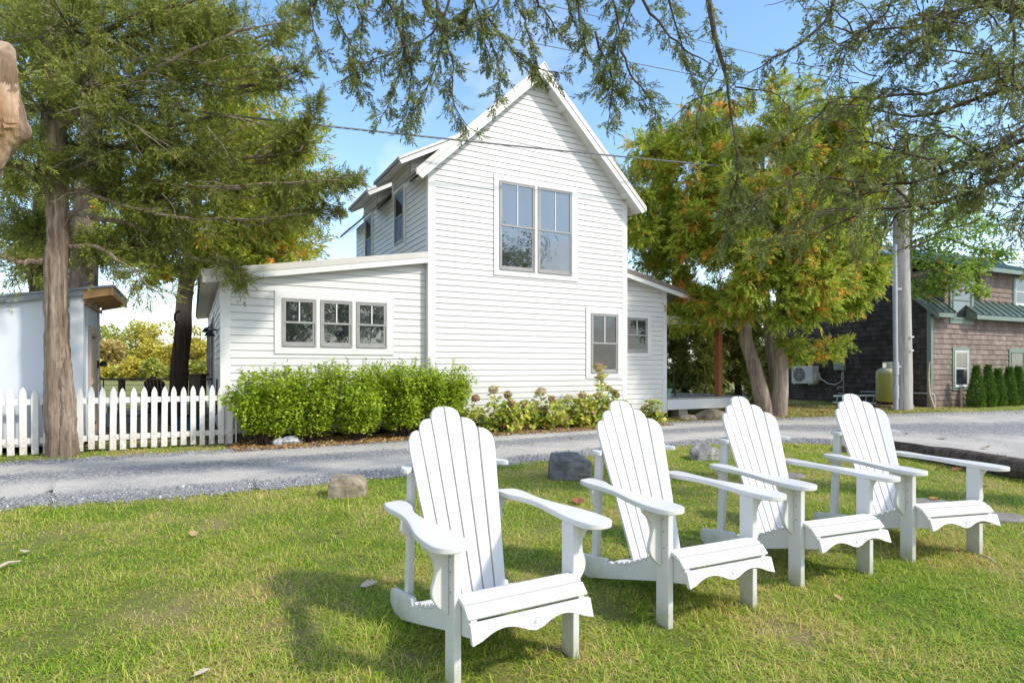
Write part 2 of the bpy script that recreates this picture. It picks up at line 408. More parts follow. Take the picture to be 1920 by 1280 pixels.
def clump(lv, c, rad, nsub=40, per=12, inner=.35, origin=None, droop=.25, up=0.0, twr=.006, **kw):
    """a bough: sub-branches that run out from an inner point, sprays along their outer part"""
    c = np.array(c, float); rad = np.array(rad, float)
    d = unit(rng.normal(size=(nsub, 3)) + np.array([0, 0, up]))
    L = rng.uniform(.55, 1.12, nsub)
    e = c + d * rad * L[:, None]
    o = c + d * rad * .08 if origin is None else np.array(origin, float) * .35 + (c + d * rad * .1) * .65
    o = np.broadcast_to(o, e.shape)
    lv.twigs(o, e, twr, .002)
    t = inner + (1 - inner) * rng.random((nsub, per)) ** .8
    p = o[:, None] + (e - o)[:, None] * t[..., None] + rng.normal(0, .05, (nsub, per, 3)) * rad.mean()
    dd = unit(np.broadcast_to(d[:, None], p.shape) + rng.normal(0, .55, p.shape))
    lv.sprays(p.reshape(-1, 3), dd.reshape(-1, 3), droop=droop, **kw)

# ------------------------------------------------------------------ ground, road
def lawn_mat():
    m, nt, b = newmat('lawn_soil_and_thatch')
    c = ramp(nt, noise(nt, 1.1, 6, .65), [(.17, .22, .045), (.25, .26, .075), (.35, .30, .13), (.41, .33, .18)], [.36, .48, .58, .70])
    c2 = ramp(nt, noise(nt, 42, 5, .8), [(.35, .35, .35), (1.1, 1.1, 1.1)], [.3, .7])
    nt.links.new(mixc(nt, .8, c, c2, 'MULTIPLY'), b.inputs['Base Color']); b.inputs['Roughness'].default_value = .95; b.inputs['Specular IOR Level'].default_value = .1
    bump(nt, b, noise(nt, 60, 5, .8), .8, .02)
    return m
M['lawn'] = lawn_mat()
def gravel_mat():
    m, nt, b = newmat('grey_gravel')
    uv = nt.nodes.new('ShaderNodeUVMap'); s_ = nt.nodes.new('ShaderNodeSeparateXYZ'); nt.links.new(uv.outputs[0], s_.inputs[0])
    wob = mathn(nt, 'MULTIPLY', mathn(nt, 'SUBTRACT', noise(nt, .9, 4, .6), .5), .16)
    u = mathn(nt, 'ADD', s_.outputs[0], wob)
    # two compacted wheel tracks, loose stone between and beside them
    tr = ramp(nt, u, [(0, 0, 0), (.15,) * 3, (1, 1, 1), (1, 1, 1), (.08,) * 3, (0, 0, 0), (0, 0, 0), (1, 1, 1), (.9,) * 3, (.25,) * 3], [.0, .12, .22, .36, .46, .52, .60, .72, .84, .97])
    pt = ramp(nt, noise(nt, 1.3, 4, .6), [(.55,) * 3, (1, 1, 1)], [.35, .6])
    tr = mathn(nt, 'MULTIPLY', tr, pt)
    v = nt.nodes.new('ShaderNodeTexVoronoi'); v.inputs['Scale'].default_value = 55
    t = nt.nodes.new('ShaderNodeTexCoord'); nt.links.new(t.outputs['Object'], v.inputs['Vector'])
    sp = nt.nodes.new('ShaderNodeSeparateColor'); nt.links.new(v.outputs['Color'], sp.inputs[0])
    stone = ramp(nt, sp.outputs[0], [(.125, .125, .135), (.24, .24, .25), (.33, .33, .335), (.55, .54, .52)], [.0, .45, .8, 1])
    fine = ramp(nt, noise(nt, 90, 4, .75), [(.52, .475, .42), (.66, .615, .55)], [.35, .65])
    c = mixc(nt, mathn(nt, 'MULTIPLY', tr, .88), stone, fine)
    nt.links.new(c, b.inputs['Base Color']); b.inputs['Roughness'].default_value = .9; b.inputs['Specular IOR Level'].default_value = .2
    bump(nt, b, v.outputs['Distance'], .8, .02)
    return m
M['gravel'] = gravel_mat()

gm = MB(); gm.poly([(-400, -60, 0), (400, -60, 0), (400, 700, 0), (-400, 700, 0)])
tag(gm.build('ground', M['lawn']), kind='structure')

# the drive: near edge and far edge stations (pairs), running left to right
NEAR = [(-16.0, 1.6), (-10.0, 3.75), (-7.2, 4.55), (-4.58, 5.26), (-3.37, 5.66), (-2.25, 6.24), (-.4, 7.37), (1.3, 8.55), (2.93, 9.56), (4.2, 9.95), (5.2, 9.7), (5.75, 8.9), (5.95, 7.4), (6.2, 5.6), (6.7, 3.2), (8.0, .5), (11, -4)]
FARE = [(-18.0, 4.2), (-12.0, 6.1), (-9.2, 7.05), (-6.74, 7.79), (-5.5, 8.40), (-4.25, 9.06), (-1.94, 10.27), (.43, 11.85), (2.3, 12.9), (4.25, 13.86), (5.8, 14.45), (7.26, 14.91), (10.88, 16.31), (15.38, 17.6), (20, 18.6), (28, 19.5), (40, 18)]
def dens(a, n):
    a = np.array(a); t = np.arange(len(a)); tt = np.linspace(0, len(a) - 1, n)
    return np.stack([np.interp(tt, t, a[:, i]) for i in range(2)], 1)
NS, NA = 320, 24
na, fa = dens(NEAR, NS), dens(FARE, NS)
k_ = np.arange(NS)
na[:, 1] += .05 * np.sin(k_ * .9) + .04 * np.sin(k_ * 2.3 + 1) + rng.normal(0, .025, NS)
fa[:, 1] += .04 * np.sin(k_ * .7) + rng.normal(0, .025, NS)
sv, suv = [], []
for i in range(NS):
    for j in range(NA):
        t = j / (NA - 1); x, y = na[i] * (1 - t) + fa[i] * t
        z = .006 + .012 * math.sin(t * math.pi) + .012 * math.cos((t - .5) * 4 * math.pi) * (0.1 < t < .9)
        sv.append((x, y, max(.004, z))); suv.append((t, i / NS))
sq = np.array([[i * NA + j, (i + 1) * NA + j, (i + 1) * NA + j + 1, i * NA + j + 1] for i in range(NS - 1) for j in range(NA - 1)])
road = np_mesh('gravel_road', np.array(sv), sq, M['gravel'], smooth=True)
ul = road.data.uv_layers.new(name='UVMap'); ul.data.foreach_set('uv', np.array(suv, np.float32)[sq.ravel()].ravel())
tag(road, kind='structure')

def inpoly(pts, poly):
    x, y = pts[:, 0], pts[:, 1]; c = np.zeros(len(pts), bool); n = len(poly)
    for i in range(n):
        x0, y0 = poly[i]; x1, y1 = poly[(i + 1) % n]
        if y0 == y1: continue
        k = ((y0 > y) != (y1 > y)) & (x < (x1 - x0) * (y - y0) / (y1 - y0) + x0); c ^= k
    return c
ROADP = [tuple(p) for p in na[::3]] + [tuple(p) for p in fa[::-3]]

# loose stones on the drive
sx = []
while sum(len(a) for a in sx) < 26000:
    u_ = rng.random(6000); i0 = (u_ * (NS - 1)).astype(int); tt = rng.choice([0, 1, 2], 6000, p=[.3, .42, .28])
    t = np.where(tt == 0, rng.uniform(-.02, .16, 6000), np.where(tt == 1, rng.uniform(.42, .66, 6000), rng.uniform(.88, 1.01, 6000)))
    p = na[i0] * (1 - t[:, None]) + fa[i0] * t[:, None] + rng.normal(0, .04, (6000, 2))
    k = (p[:, 1] > 2) & (np.abs(p[:, 0]) < p[:, 1] * .95 + .5) & (rng.random(6000) < np.clip(9 / p[:, 1], 0, 1))
    sx.append(p[k])
sx = np.concatenate(sx)[:26000]
n = len(sx); r = rng.gamma(4, .0019, n) * np.where(rng.random(n) < .03, 1.6, 1)
ang = rng.random((n, 1)) * 6.28 + np.array([0, 1.6, 3.1, 4.7])[None]
ring = np.stack([sx[:, :1] + np.cos(ang) * r[:, None] * rng.uniform(.7, 1.2, (n, 4)), sx[:, 1:] + np.sin(ang) * r[:, None] * rng.uniform(.7, 1.2, (n, 4)), np.full((n, 4), .008)], 2)
top = np.stack([sx[:, 0], sx[:, 1], .012 + r * rng.uniform(.7, 1.2, n)], 1)
ring2 = ring * .55 + top[:, None] * .45; ring2[..., 2] = top[:, None, 2] - .15 * r[:, None]
vv = np.concatenate([ring, ring2], 1).reshape(-1, 3)
fq = (np.array([[0, 1, 5, 4], [1, 2, 6, 5], [2, 3, 7, 6], [3, 0, 4, 7], [4, 5, 6, 7]])[None] + (np.arange(n) * 8)[:, None, None]).reshape(-1, 4)
m, nt, b = newmat('loose_stone'); ge = nt.nodes.new('ShaderNodeNewGeometry')
nt.links.new(ramp(nt, ge.outputs['Random Per Island'], [(.12, .12, .13), (.225, .225, .235), (.31, .31, .315), (.50, .49, .47)], [0, .5, .88, 1]), b.inputs['Base Color']); b.inputs['Roughness'].default_value = .85
M['stone_bits'] = m
tag(np_mesh('loose_gravel', vv, fq, M['stone_bits']), 'loose blue grey gravel scattered along the drive', 'gravel', kind='stuff')

# grass blades
def grass_mat():
    m, nt, b = newmat('grass_blades')
    ge = nt.nodes.new('ShaderNodeNewGeometry')
    f = mathn(nt, 'ADD', mathn(nt, 'MULTIPLY', noise(nt, 1.1, 6, .65), .9), mathn(nt, 'MULTIPLY', mathn(nt, 'SUBTRACT', ge.outputs['Random Per Island'], .5), .38))
    c = ramp(nt, f, [(.19, .36, .025), (.34, .48, .04), (.50, .56, .08), (.64, .54, .17), (.72, .55, .27)], [.26, .395, .50, .59, .70])
    nt.links.new(c, b.inputs['Base Color']); b.inputs['Roughness'].default_value = .55; b.inputs['Specular IOR Level'].default_value = .25
    t = nt.nodes.new('ShaderNodeBsdfTranslucent'); nt.links.new(c, t.inputs[0])
    x = nt.nodes.new('ShaderNodeMixShader'); x.inputs[0].default_value = .35; o = nt.nodes['Material Output']
    nt.links.new(b.outputs[0], x.inputs[1]); nt.links.new(t.outputs[0], x.inputs[2]); nt.links.new(x.outputs[0], o.inputs[0])
    return m
M['grass'] = grass_mat()
def blades(p, hgt, wid, lean):
    n = len(p); a = rng.random(n) * 6.2832
    d = np.stack([np.cos(a), np.sin(a), np.zeros(n)], 1)
    s = np.stack([-np.sin(a), np.cos(a), np.zeros(n)], 1); w = wid[:, None] / 2
    base = np.stack([p[:, 0], p[:, 1], np.full(n, -.002)], 1)
    l1 = (lean * .45)[:, None] * hgt[:, None]; l2 = (lean * 1.15)[:, None] * hgt[:, None]
    up = np.array([0, 0, 1.0])
    m1 = base + d * l1 + up * (hgt * (.62 - .12 * lean))[:, None]; t1 = base + d * l2 + up * (hgt * np.clip(1.0 - .42 * lean, .18, 1))[:, None]
    return np.stack([base - s * w, base + s * w, m1 + s * w * .8, m1 - s * w * .8, t1 + s * w * .12, t1 - s * w * .12], 1)
WORN = [((270, 1130), .22), ((330, 1145), .14), ((120, 1190), .16), ((590, 1010), .22), ((640, 1060), .16), ((1150, 1150), .16), ((1265, 1195), .14), ((560, 1180), .16), ((1700, 1150), .2), ((1480, 1190), .14), ((80, 1010), .25), ((950, 1260), .14), ((1050, 990), .2), ((400, 985), .25), ((1400, 1020), .15), ((780, 1230), .12)]
TUFT = [((510, 1060), .10), ((540, 1045), .07), ((230, 1090), .07), ((860, 1010), .09), ((1180, 1120), .08), ((1350, 1130), .10), ((1650, 1060), .10), ((700, 1200), .07), ((400, 1220), .07), ((640, 960), .12), ((760, 935), .12), ((1240, 1165), .05), ((845, 1275), .05), ((1490, 1095), .05), ((1070, 1225), .05), ((1405, 1130), .05), ((590, 925), .10), ((1780, 1210), .08)]
def grass(region_fn, xr, yr, n, dens_fn, hscale=1.0, wscale=1.0):
    p = np.stack([rng.uniform(*xr, n), rng.uniform(*yr, n)], 1)
    p = p[region_fn(p) & (rng.random(n) < dens_fn(p))]
    wear = np.zeros(len(p))
    for (u_, v_), r_ in WORN:
        g_ = G(u_, v_); wear = np.maximum(wear, np.exp(-(((p[:, 0] - g_.x) / r_) ** 2 + ((p[:, 1] - g_.y) / (r_ * 1.2)) ** 2)) * (.75 + .35 * np.sin(p[:, 0] * 23 + 3 * np.sin(p[:, 1] * 17))))
    keep = rng.random(len(p)) > wear * .85; p, wear = p[keep], wear[keep]
    tuft = np.zeros(len(p))
    for (u_, v_), r_ in TUFT:
        g_ = G(u_, v_); tuft = np.maximum(tuft, np.exp(-(((p[:, 0] - g_.x) / r_) ** 2 + ((p[:, 1] - g_.y) / r_) ** 2)))
    k = len(p); pn = np.sin(p[:, 0] * 1.9 + 2 * np.sin(p[:, 1] * 1.3)) * np.sin(p[:, 1] * 2.3 + 1.7 * np.sin(p[:, 0] * .8))
    h = rng.gamma(5, .0066, k) * (1 + .30 * pn) * hscale
    h *= np.where(rng.random(k) < .03, 1.7, 1) * (1 - .5 * wear) * (1 + 1.0 * tuft)
    w = rng.uniform(.0032, .0062, k) * np.clip(p[:, 1] / 4.0, .9, 3.2) * wscale
    return blades(p, h, w, np.clip(rng.gamma(3, .46, k), .1, 2.1))
CLEAR = []                                                   # rocks and posts keep blades out
nearpoly = [tuple(p) for p in na[::2]] + [(14, -8), (-20, -8)]
def lawn_region(p):
    k = inpoly(p + rng.normal(0, .035, p.shape), nearpoly) & (np.abs(p[:, 0]) < p[:, 1] * .93 + 1.5)
    for x, y, r_ in CLEAR: k &= (p[:, 0] - x) ** 2 + (p[:, 1] - y) ** 2 > r_ * r_
    return k

# ------------------------------------------------------------------ adirondack chair (x right, y back, z up; seat looks to -y)
M['emblem'] = basic('stamped_emblem', [(.30, .31, .32), (.40, .41, .42)], 60, .6)
M['screw'] = basic('rusty_screw', [(.16, .10, .07), (.30, .22, .17)], 60, .6)
M['chair_dark'] = basic('dark_red_brown_chair_paint', [(.045, .022, .02), (.085, .04, .035)], 5, .5)
def XY(a, b_, t): return (a, b_, t)
def YZ(a, b_, t): return (t, a, b_)
def XZ(a, b_, t): return (a, t, b_)
def smooth_closed(pts, n=4):
    o = []; k = len(pts)
    for i in range(k):
        p0, p1, p2, p3 = (np.array(pts[(i + j - 1) % k]) for j in range(4))
        for t in np.arange(n) / n: o.append(tuple(.5 * (2 * p1 + (p2 - p0) * t + (2 * p0 - 5 * p1 + 4 * p2 - p3) * t * t + (3 * p1 - p0 - 3 * p2 + p3) * t ** 3)))
    return o
def smooth_open(pts, n=4):
    q = [pts[0]] + list(pts) + [pts[-1]]; o = []
    for i in range(1, len(q) - 2):
        p0, p1, p2, p3 = (np.array(q[i + j - 1]) for j in range(4))
        for t in np.arange(n) / n: o.append(tuple(.5 * (2 * p1 + (p2 - p0) * t + (2 * p0 - 5 * p1 + 4 * p2 - p3) * t * t + (3 * p1 - p0 - 3 * p2 + p3) * t ** 3)))
    return o + [pts[-1]]
SEATP = [(.455, .178), (.40, .186), (.34, .204), (.28, .229), (.22, .257), (.16, .287), (.10, .316), (.04, .346), (-.01, .368), (-.05, .374), (-.10, .351), (-.140, .308), (-.149, .296)]
def seat_at(sv):
    a = np.array(SEATP); seg = np.linalg.norm(np.diff(a, axis=0), axis=1); c = np.concatenate([[0], np.cumsum(seg)])
    return np.array([np.interp(sv, c, a[:, 0]), np.interp(sv, c, a[:, 1])]), c[-1]
def back_y(x, z, off=0.0):
    h = (z - .19) / .858; wx = .17 + .09 * h
    return .42 + .356 * h - (.018 + .050 * h) * min(1.3, (x / wx) ** 2) + off
def make_chair(mat, emblem=True):
    root = empty('adirondack_chair')
    for s in (-1, 1):
        b = MB().box(s * .262, s * .293, -.045, .045, -.01, .577)
        leg = b.build('leg', mat, root, .003)
        for z in (.46, .52, .38): MB().tube([(s * .2945, -.012, z), (s * .2925, -.012, z)], .004, 8).build('screw', M['screw'], leg)
        # side rail: low at the back, rising to the seat front
        top = [(y, z - .021) for y, z in SEATP if y < .45]
        prof = [(.80, .0), (.855, .035), (.862, .085), (.84, .115), (.80, .122), (.56, .160), (.535, .162), (.528, .135), (.505, .135), (.50, .160), (.47, .157)] + top[:-1] + [(-.150, .245), (-.12, .236), (.10, .180), (.42, .085), (.70, .004)]
        MB().prism(prof, YZ, s * .233, s * .261).build('side_rail', mat, root, .003)
        # arm with its S-shaped plan
        arm = [(.262, -.10), (.275, -.138), (.305, -.160), (.345, -.165), (.385, -.150), (.408, -.115), (.414, -.06), (.413, .02), (.404, .10), (.388, .18), (.372, .26), (.362, .34), (.360, .42), (.366, .50), (.370, .57), (.362, .625), (.345, .655), (.256, .668), (.252, .60), (.258, .53), (.276, .47), (.290, .40), (.294, .32), (.288, .24), (.276, .15), (.264, .06), (.258, -.02)]
        arm = smooth_closed(arm, 4)
        MB().prism([(s * x, y) for x, y in arm], XY, .577, .604).build('arm', mat, root, .005)
        br = [(.2935, .576), (.402, .576), (.398, .556), (.376, .535), (.352, .500), (.345, .465), (.352, .430), (.362, .398), (.360, .362), (.338, .325), (.2935, .285)]
        br = br[:1] + smooth_open(br[1:], 4)
        MB().prism([(s * x, z) for x, z in br], XZ, .004, .030).build('arm_bracket', mat, root, .003)
        rb = [(.234, .576), (.316, .576), (.310, .553), (.288, .528), (.278, .500), (.281, .474), (.272, .450), (.234, .432)]
        rb = rb[:1] + smooth_open(rb[1:], 4)
        MB().prism([(s * x, z) for x, z in rb], XZ, .632, .655).build('arm_bracket', mat, root, .003)
        MB().bar((s * .217, .70, .03), (s * .217, .655, .745), .030, .055, (0, 1, 0)).build('rear_post', mat, root, .003)
    # seat slats laid along the rolled seat line
    a, tot = seat_at(0)
    s0 = .005
    sw = np.array([.046] * 6 + [.053] * 4 + [.058, .060]); sw = sw * ((tot - .018) / sw.sum())
    for i, w in enumerate(sw):
        (y0, z0), _ = seat_at(s0); (y1, z1), _ = seat_at(s0 + w - .010)
        hw = .258 if y1 > -.06 else .274
        d = Vector((0, y1 - y0, z1 - z0)); nrm = Vector((0, -(z1 - z0), (y1 - y0))).normalized()
        if nrm.z < 0: nrm = -nrm
        c = [(y0, z0), (y1, z1)]
        b = MB()
        q = [(y0 - nrm.y * .020, z0 - nrm.z * .020), (y1 - nrm.y * .020, z1 - nrm.z * .020), (y1, z1), (y0, z0)]
        b.prism(q, YZ, -hw, hw)
        b.build('seat_slat', mat, root, .0045)
        s0 += w
    # scalloped apron
    pts = [(-.274, .071), (.274, .071), (.274, .0)]
    for k in range(1, 12): pts.append((.25 - .235 * k / 12, .002 + .036 * math.sin(math.pi * k / 12)))
    pts.append((0.0, .004))
    for k in range(11, 0, -1): pts.append((-(.25 - .235 * k / 12), .002 + .036 * math.sin(math.pi * k / 12)))
    pts.append((-.274, .0))
    def ap(a_, h, t): return (a_, -.150 - .022 * (1 - h / .066) - t, .230 + h)
    apr = MB().prism(pts, ap, -.018, .004).build('apron', mat, root, .003)
    if emblem:
        e = MB()
        for k in range(20):
            t0, t1 = 2 * math.pi * k / 20, 2 * math.pi * (k + (.85 if k % 5 else .3)) / 20
            q = [(rx * math.cos(t), .034 + rz * math.sin(t)) for rx, rz, t in ((.028, .0175, t0), (.028, .0175, t1), (.0258, .0157, t1), (.0258, .0157, t0))]
            e.prism(q, ap, .0042, .0050)
            if k % 2 == 0:   # worn ring of tiny lettering
                q = [(rx * math.cos(t), .034 + rz * math.sin(t)) for rx, rz, t in ((.0245, .0155, t0), (.0245, .0155, t0 + .17), (.021, .013, t0 + .14), (.021, .013, t0 + .03))]
                e.prism(q, ap, .0042, .0050)
        e.prism([(-.008, .028), (-.004, .026), (.004, .026), (.009, .029), (.007, .032), (.002, .031), (.003, .036), (.007, .039), (.003, .043), (-.002, .041), (-.004, .036), (-.010, .036)], ap, .0042, .0050)
        e.build('emblem', M['emblem'], apr)
    # six fanned back slats, pairs of equal height, rounded tops
    tops = [.937, .990, 1.048]
    for i in range(6):
        j = i - 2.5; lvl = tops[2 - int(abs(j))]
        sgn = 1 if j > 0 else -1; k = abs(j)
        xb, xt = j * .0575, j * .0855
        wb, wt = .0505, .0785
        drop = [.085, .060, .055][2 - int(k)] if True else 0
        def edge(e_, z):
            h = (z - .19) / .858; return (xb + (xt - xb) * h) + e_ * (wb + (wt - wb) * h) / 2
        ol = [(-1, .165)] + [(-1, lvl)]
        pts = [(-1, .165), (1, .165)]
        arc = []
        for q in range(0, 11):               # e runs +1 (outer) .. -1 (inner), quarter ellipse
            e_ = 1 - 2 * q / 10
            arc.append((e_ * sgn, lvl - drop * (1 - math.sqrt(max(0, 1 - ((e_ + 1) / 2) ** 2.3)))))
        if sgn > 0: pts += arc
        else: pts += arc[::-1]
        b = MB()
        def f3(e_, z, t): 
            x = edge(e_, z); return (x, back_y(x, z) + t, z)
        b.prism(pts, f3, -.011, .011)
        b.build('back_slat', mat, root, .0035)
    # flat curved rail behind the back, on top of the rear posts
    fr = [(x, back_y(x, .76) + .0145) for x in np.linspace(-.225, .225, 13)]
    pts = fr + [(.255, .575), (.270, .563), (.284, .575), (.284, .62), (.262, .675), (.20, .712), (0, .725), (-.20, .712), (-.262, .675), (-.284, .62), (-.284, .575), (-.270, .563), (-.255, .575)]
    MB().prism(pts, XY, .747, .770).build('back_rail', mat, root, .004)
    MB().box(-.232, .232, .475, .500, .10, .158).build('back_rail', mat, root, .003)
    return root
CH = [(.012, 2.448, 29.0, 'white adirondack chair nearest the camera, in front of the square grey fieldstone'), (.994, 2.999, 25.3, 'white adirondack chair second from the left, beside the dark boulder on the lawn'),
      (1.9, 3.517, 21.6, 'white adirondack chair third from the left, in front of the twin cedar trunks'), (2.852, 3.925, 14.0, 'white adirondack chair farthest to the right, beside the old timber at the gravel edge')]
proto = make_chair(M['chair'])
for i, (x, y, a, lab) in enumerate(CH):
    o = proto if i == 0 else copy_tree(proto)
    o.location = (x, y, 0); o.rotation_euler = (0, 0, R(a))
    tag(o, lab, 'chair', 'white adirondack chairs in a row on the lawn')
    for sx_, yy in ((-1, 0), (1, 0)): CLEAR.append((x + sx_ * .277 * math.cos(R(a)), y + sx_ * .277 * math.sin(R(a)), .05))

# ------------------------------------------------------------------ white house (local: U along the front, V back, z up)
HA = math.atan2(.4759, .8795)
HO = Vector((-1.6177, 11.5, 0)); DU = Vector((math.cos(HA), math.sin(HA), 0)); DV = Vector((-math.sin(HA), math.cos(HA), 0))
def HW(U, V, z=0.0): return HO + DU * U + DV * V + Vector((0, 0, z))
house = empty('white_house', HO, HA)
tag(house, 'tall narrow white clapboard house with a steep gable and low side wings', 'house')
def clip(poly, a, b_, c):                     # keep a*x+b*y<=c
    o = []; n = len(poly)
    for i in range(n):
        p, q = poly[i], poly[(i + 1) % n]; dp, dq = a * p[0] + b_ * p[1] - c, a * q[0] + b_ * q[1] - c
        if dp <= 0: o.append(p)
        if (dp < 0 < dq) or (dq < 0 < dp):
            t = dp / (dp - dq); o.append((p[0] + (q[0] - p[0]) * t, p[1] + (q[1] - p[1]) * t))
    return o
def siding(mb, outline, fn, z0, z1, expo=.119, lap=.024, m=0, seg=None, jit=.0025):
    """lap siding as real boards: every course leans out to its lower edge. fn(a,z,out)->xyz"""
    z = z0; i = 0
    while z < z1:
        h = expo
        c = clip(clip(outline, 0, 1, min(z + h, z1)), 0, -1, -z)
        if len(c) > 2:
            l2 = lap + random.uniform(-jit, jit)
            g_ = clip(c, 0, -1, -(z + h - .012)); c = clip(c, 0, 1, z + h - .012)
            if len(c) > 2: mb.poly([fn(a, b_, l2 * (1 - .35 * (b_ - z) / h)) for a, b_ in c], m)
            if len(g_) > 2: mb.poly([fn(a, b_, .003) for a, b_ in g_], m)
            xs = [a for a, b_ in c if abs(b_ - z) < 1e-6]
            if len(xs) >= 2: mb.poly([fn(min(xs), z, -.01), fn(max(xs), z, -.01), fn(max(xs), z, l2), fn(min(xs), z, l2)], m)
        z += h; i += 1
HWD, PK, ES = 4.86, 2.43, .95                # gable width, peak position, roof slope
def roofz(U): return 5.28 + ES * (U if U <= PK else HWD - U)
def F0(V): return lambda a, z, o: (a, V - o, z)          # faces the camera
def FL(U): return lambda a, z, o: (U - o, a, z)          # faces left
def FR(U): return lambda a, z, o: (U + o, a, z)
BZ = .15
DEP = 5.77
# bodies + siding
b = MB()
gab = [(0, BZ), (HWD, BZ), (HWD, roofz(HWD) - .14), (PK, roofz(PK) - .14), (0, roofz(0) - .14)]
b.prism(gab, lambda a, z, t: (a, t, z), 0, DEP)
siding(b, [(.125, BZ), (HWD - .125, BZ), (HWD - .125, roofz(.125) - .14), (PK, roofz(PK) - .14), (.125, roofz(.125) - .14)], F0(0), BZ, 7.5)
siding(b, [(.03, 3.3), (DEP - .1, 3.3), (DEP - .1, 5.14), (.03, 5.14)], FL(0), 3.30, 5.14)
siding(b, [(0, 3.3), (DEP, 3.3), (DEP, 5.14), (0, 5.14)], FR(HWD), 3.30, 5.14)
b.build('wall', M['white'], house)
LW0, LWV, LWD = -3.61, .14, 9.5              # left wing
def lroof(U): return 3.50 + .167 * U
b = MB()
b.prism([(LW0, BZ), (0, BZ), (0, lroof(0) - .08), (LW0, lroof(LW0) - .08)], lambda a, z, t: (a, t, z), LWV, LWD)
siding(b, [(LW0 + .13, BZ), (-.002, BZ), (-.002, lroof(0) - .08), (LW0 + .13, lroof(LW0 + .13) - .08)], F0(LWV), BZ, 3.5, .128)
siding(b, [(LWV + .06, BZ), (LWD, BZ), (LWD, lroof(LW0) - .1), (LWV + .06, lroof(LW0) - .1)], FL(LW0), BZ, 3.0, .128)
b.build('wall', M['white'], house)
RWV, RW1, RWD = .36, 6.42, 5.0               # right wing
def rroof(U): return 3.62 - .215 * (U - HWD)
b = MB()
b.prism([(HWD, BZ), (RW1, BZ), (RW1, rroof(RW1) - .1), (HWD, rroof(HWD) - .1)], lambda a, z, t: (a, t, z), RWV, RWD)
siding(b, [(HWD + .002, BZ), (RW1 - .11, BZ), (RW1 - .11, rroof(RW1) - .1), (HWD + .002, rroof(HWD) - .1)], F0(RWV), BZ, 3.7)
siding(b, [(RWV + .1, BZ), (RWD, BZ), (RWD, rroof(RW1) - .1), (RWV + .1, rroof(RW1) - .1)], FR(RW1), BZ, 3.4)
b.build('wall', M['white'], house)
# foundation piers in the shadow under the walls
for U in (-3.3, -1.9, -.5, .6, 2.4, 4.4, 5.4, 6.2): MB().box(U - .16, U + .16, .34, .62, -.02, BZ).build('foundation_block', basic('concrete_pier', [(.22, .20, .17), (.32, .30, .26)], 8, .9) if 'pier' not in M else M['pier'], house)
# corner boards
def cboard(x0, x1, y0, y1, z0, z1): MB().box(x0, x1, y0, y1, z0, z1).build('corner_board', M['trim'], house, .004)
cboard(-.026, .125, -.026, .10, BZ - .02, roofz(0) - .16)
cboard(HWD - .125, HWD + .026, -.026, .10, BZ - .02, roofz(0) - .16)
cboard(LW0 - .026, LW0 + .13, LWV - .026, LWV + .06, BZ - .02, lroof(LW0) - .10)
cboard(RW1 - .11, RW1 + .026, RWV - .026, RWV + .10, BZ - .02, rroof(RW1) - .10)

# roofs: corrugated sheet, waves run down the slope
def corrugated(mb, p_hi, p_lo, along, n, amp=.013, th=.012, m=0):
    """p_hi,p_lo: ends of the slope at along=0; along: vector across the corrugations"""
    p_hi, p_lo, along = Vector(p_hi), Vector(p_lo), Vector(along)
    nrm = (p_lo - p_hi).cross(along).normalized()
    if nrm.z < 0: nrm = -nrm
    base = len(mb.v); k = n * 6 + 1
    for i in range(k):
        o = along * (i / (k - 1)) + nrm * (amp * math.cos(2 * math.pi * i / 6))
        for q in (p_hi + o, p_lo + o, p_hi + o - nrm * th, p_lo + o - nrm * th): mb.v.append(tuple(q))
    for i in range(k - 1):
        a = base + 4 * i; c = a + 4
        for f in ((a, a + 1, c + 1, c), (a + 2, c + 2, c + 3, a + 3), (a + 1, a + 3, c + 3, c + 1), (a, c, c + 2, a + 2)): mb.f.append(list(f)); mb.m.append(m)
OV = .30
VF, VB = -OV, DEP + .30
EU = .36
def rt(U): return 5.30 + ES * (U if U <= PK else HWD - U)
roof = MB()
corrugated(roof, (PK, VF + .02, rt(PK)), (HWD + EU, VF + .02, rt(HWD + EU)), (0, VB - VF - .04, 0), 60)
for v0, v1 in ((VF + .02, 1.07), (2.40, 3.58), (4.90, VB - .02)):
    corrugated(roof, (1.0, v0, rt(1.0)), (-EU, v0, rt(-EU)), (0, v1 - v0, 0), int((v1 - v0) / .1))
corrugated(roof, (PK, VF + .02, rt(PK)), (1.0, VF + .02, rt(1.0)), (0, VB - VF - .04, 0), 60)
ro = roof.build('roof', M['roofmetal'], house, smooth=True)
MB().prism([(PK - .16, rt(PK - .16) + .016), (PK, rt(PK) + .03), (PK + .16, rt(PK) - .152 + .016), (PK + .16, rt(PK) - .152 + .03), (PK, rt(PK) + .05), (PK - .16, rt(PK - .16) + .03)], lambda a, z, t: (a, t, z), VF - .03, VB + .03).build('ridge_cap', M['roofmetal'], ro)
def dorm(U): return 5.50 + .54 * (U + EU)
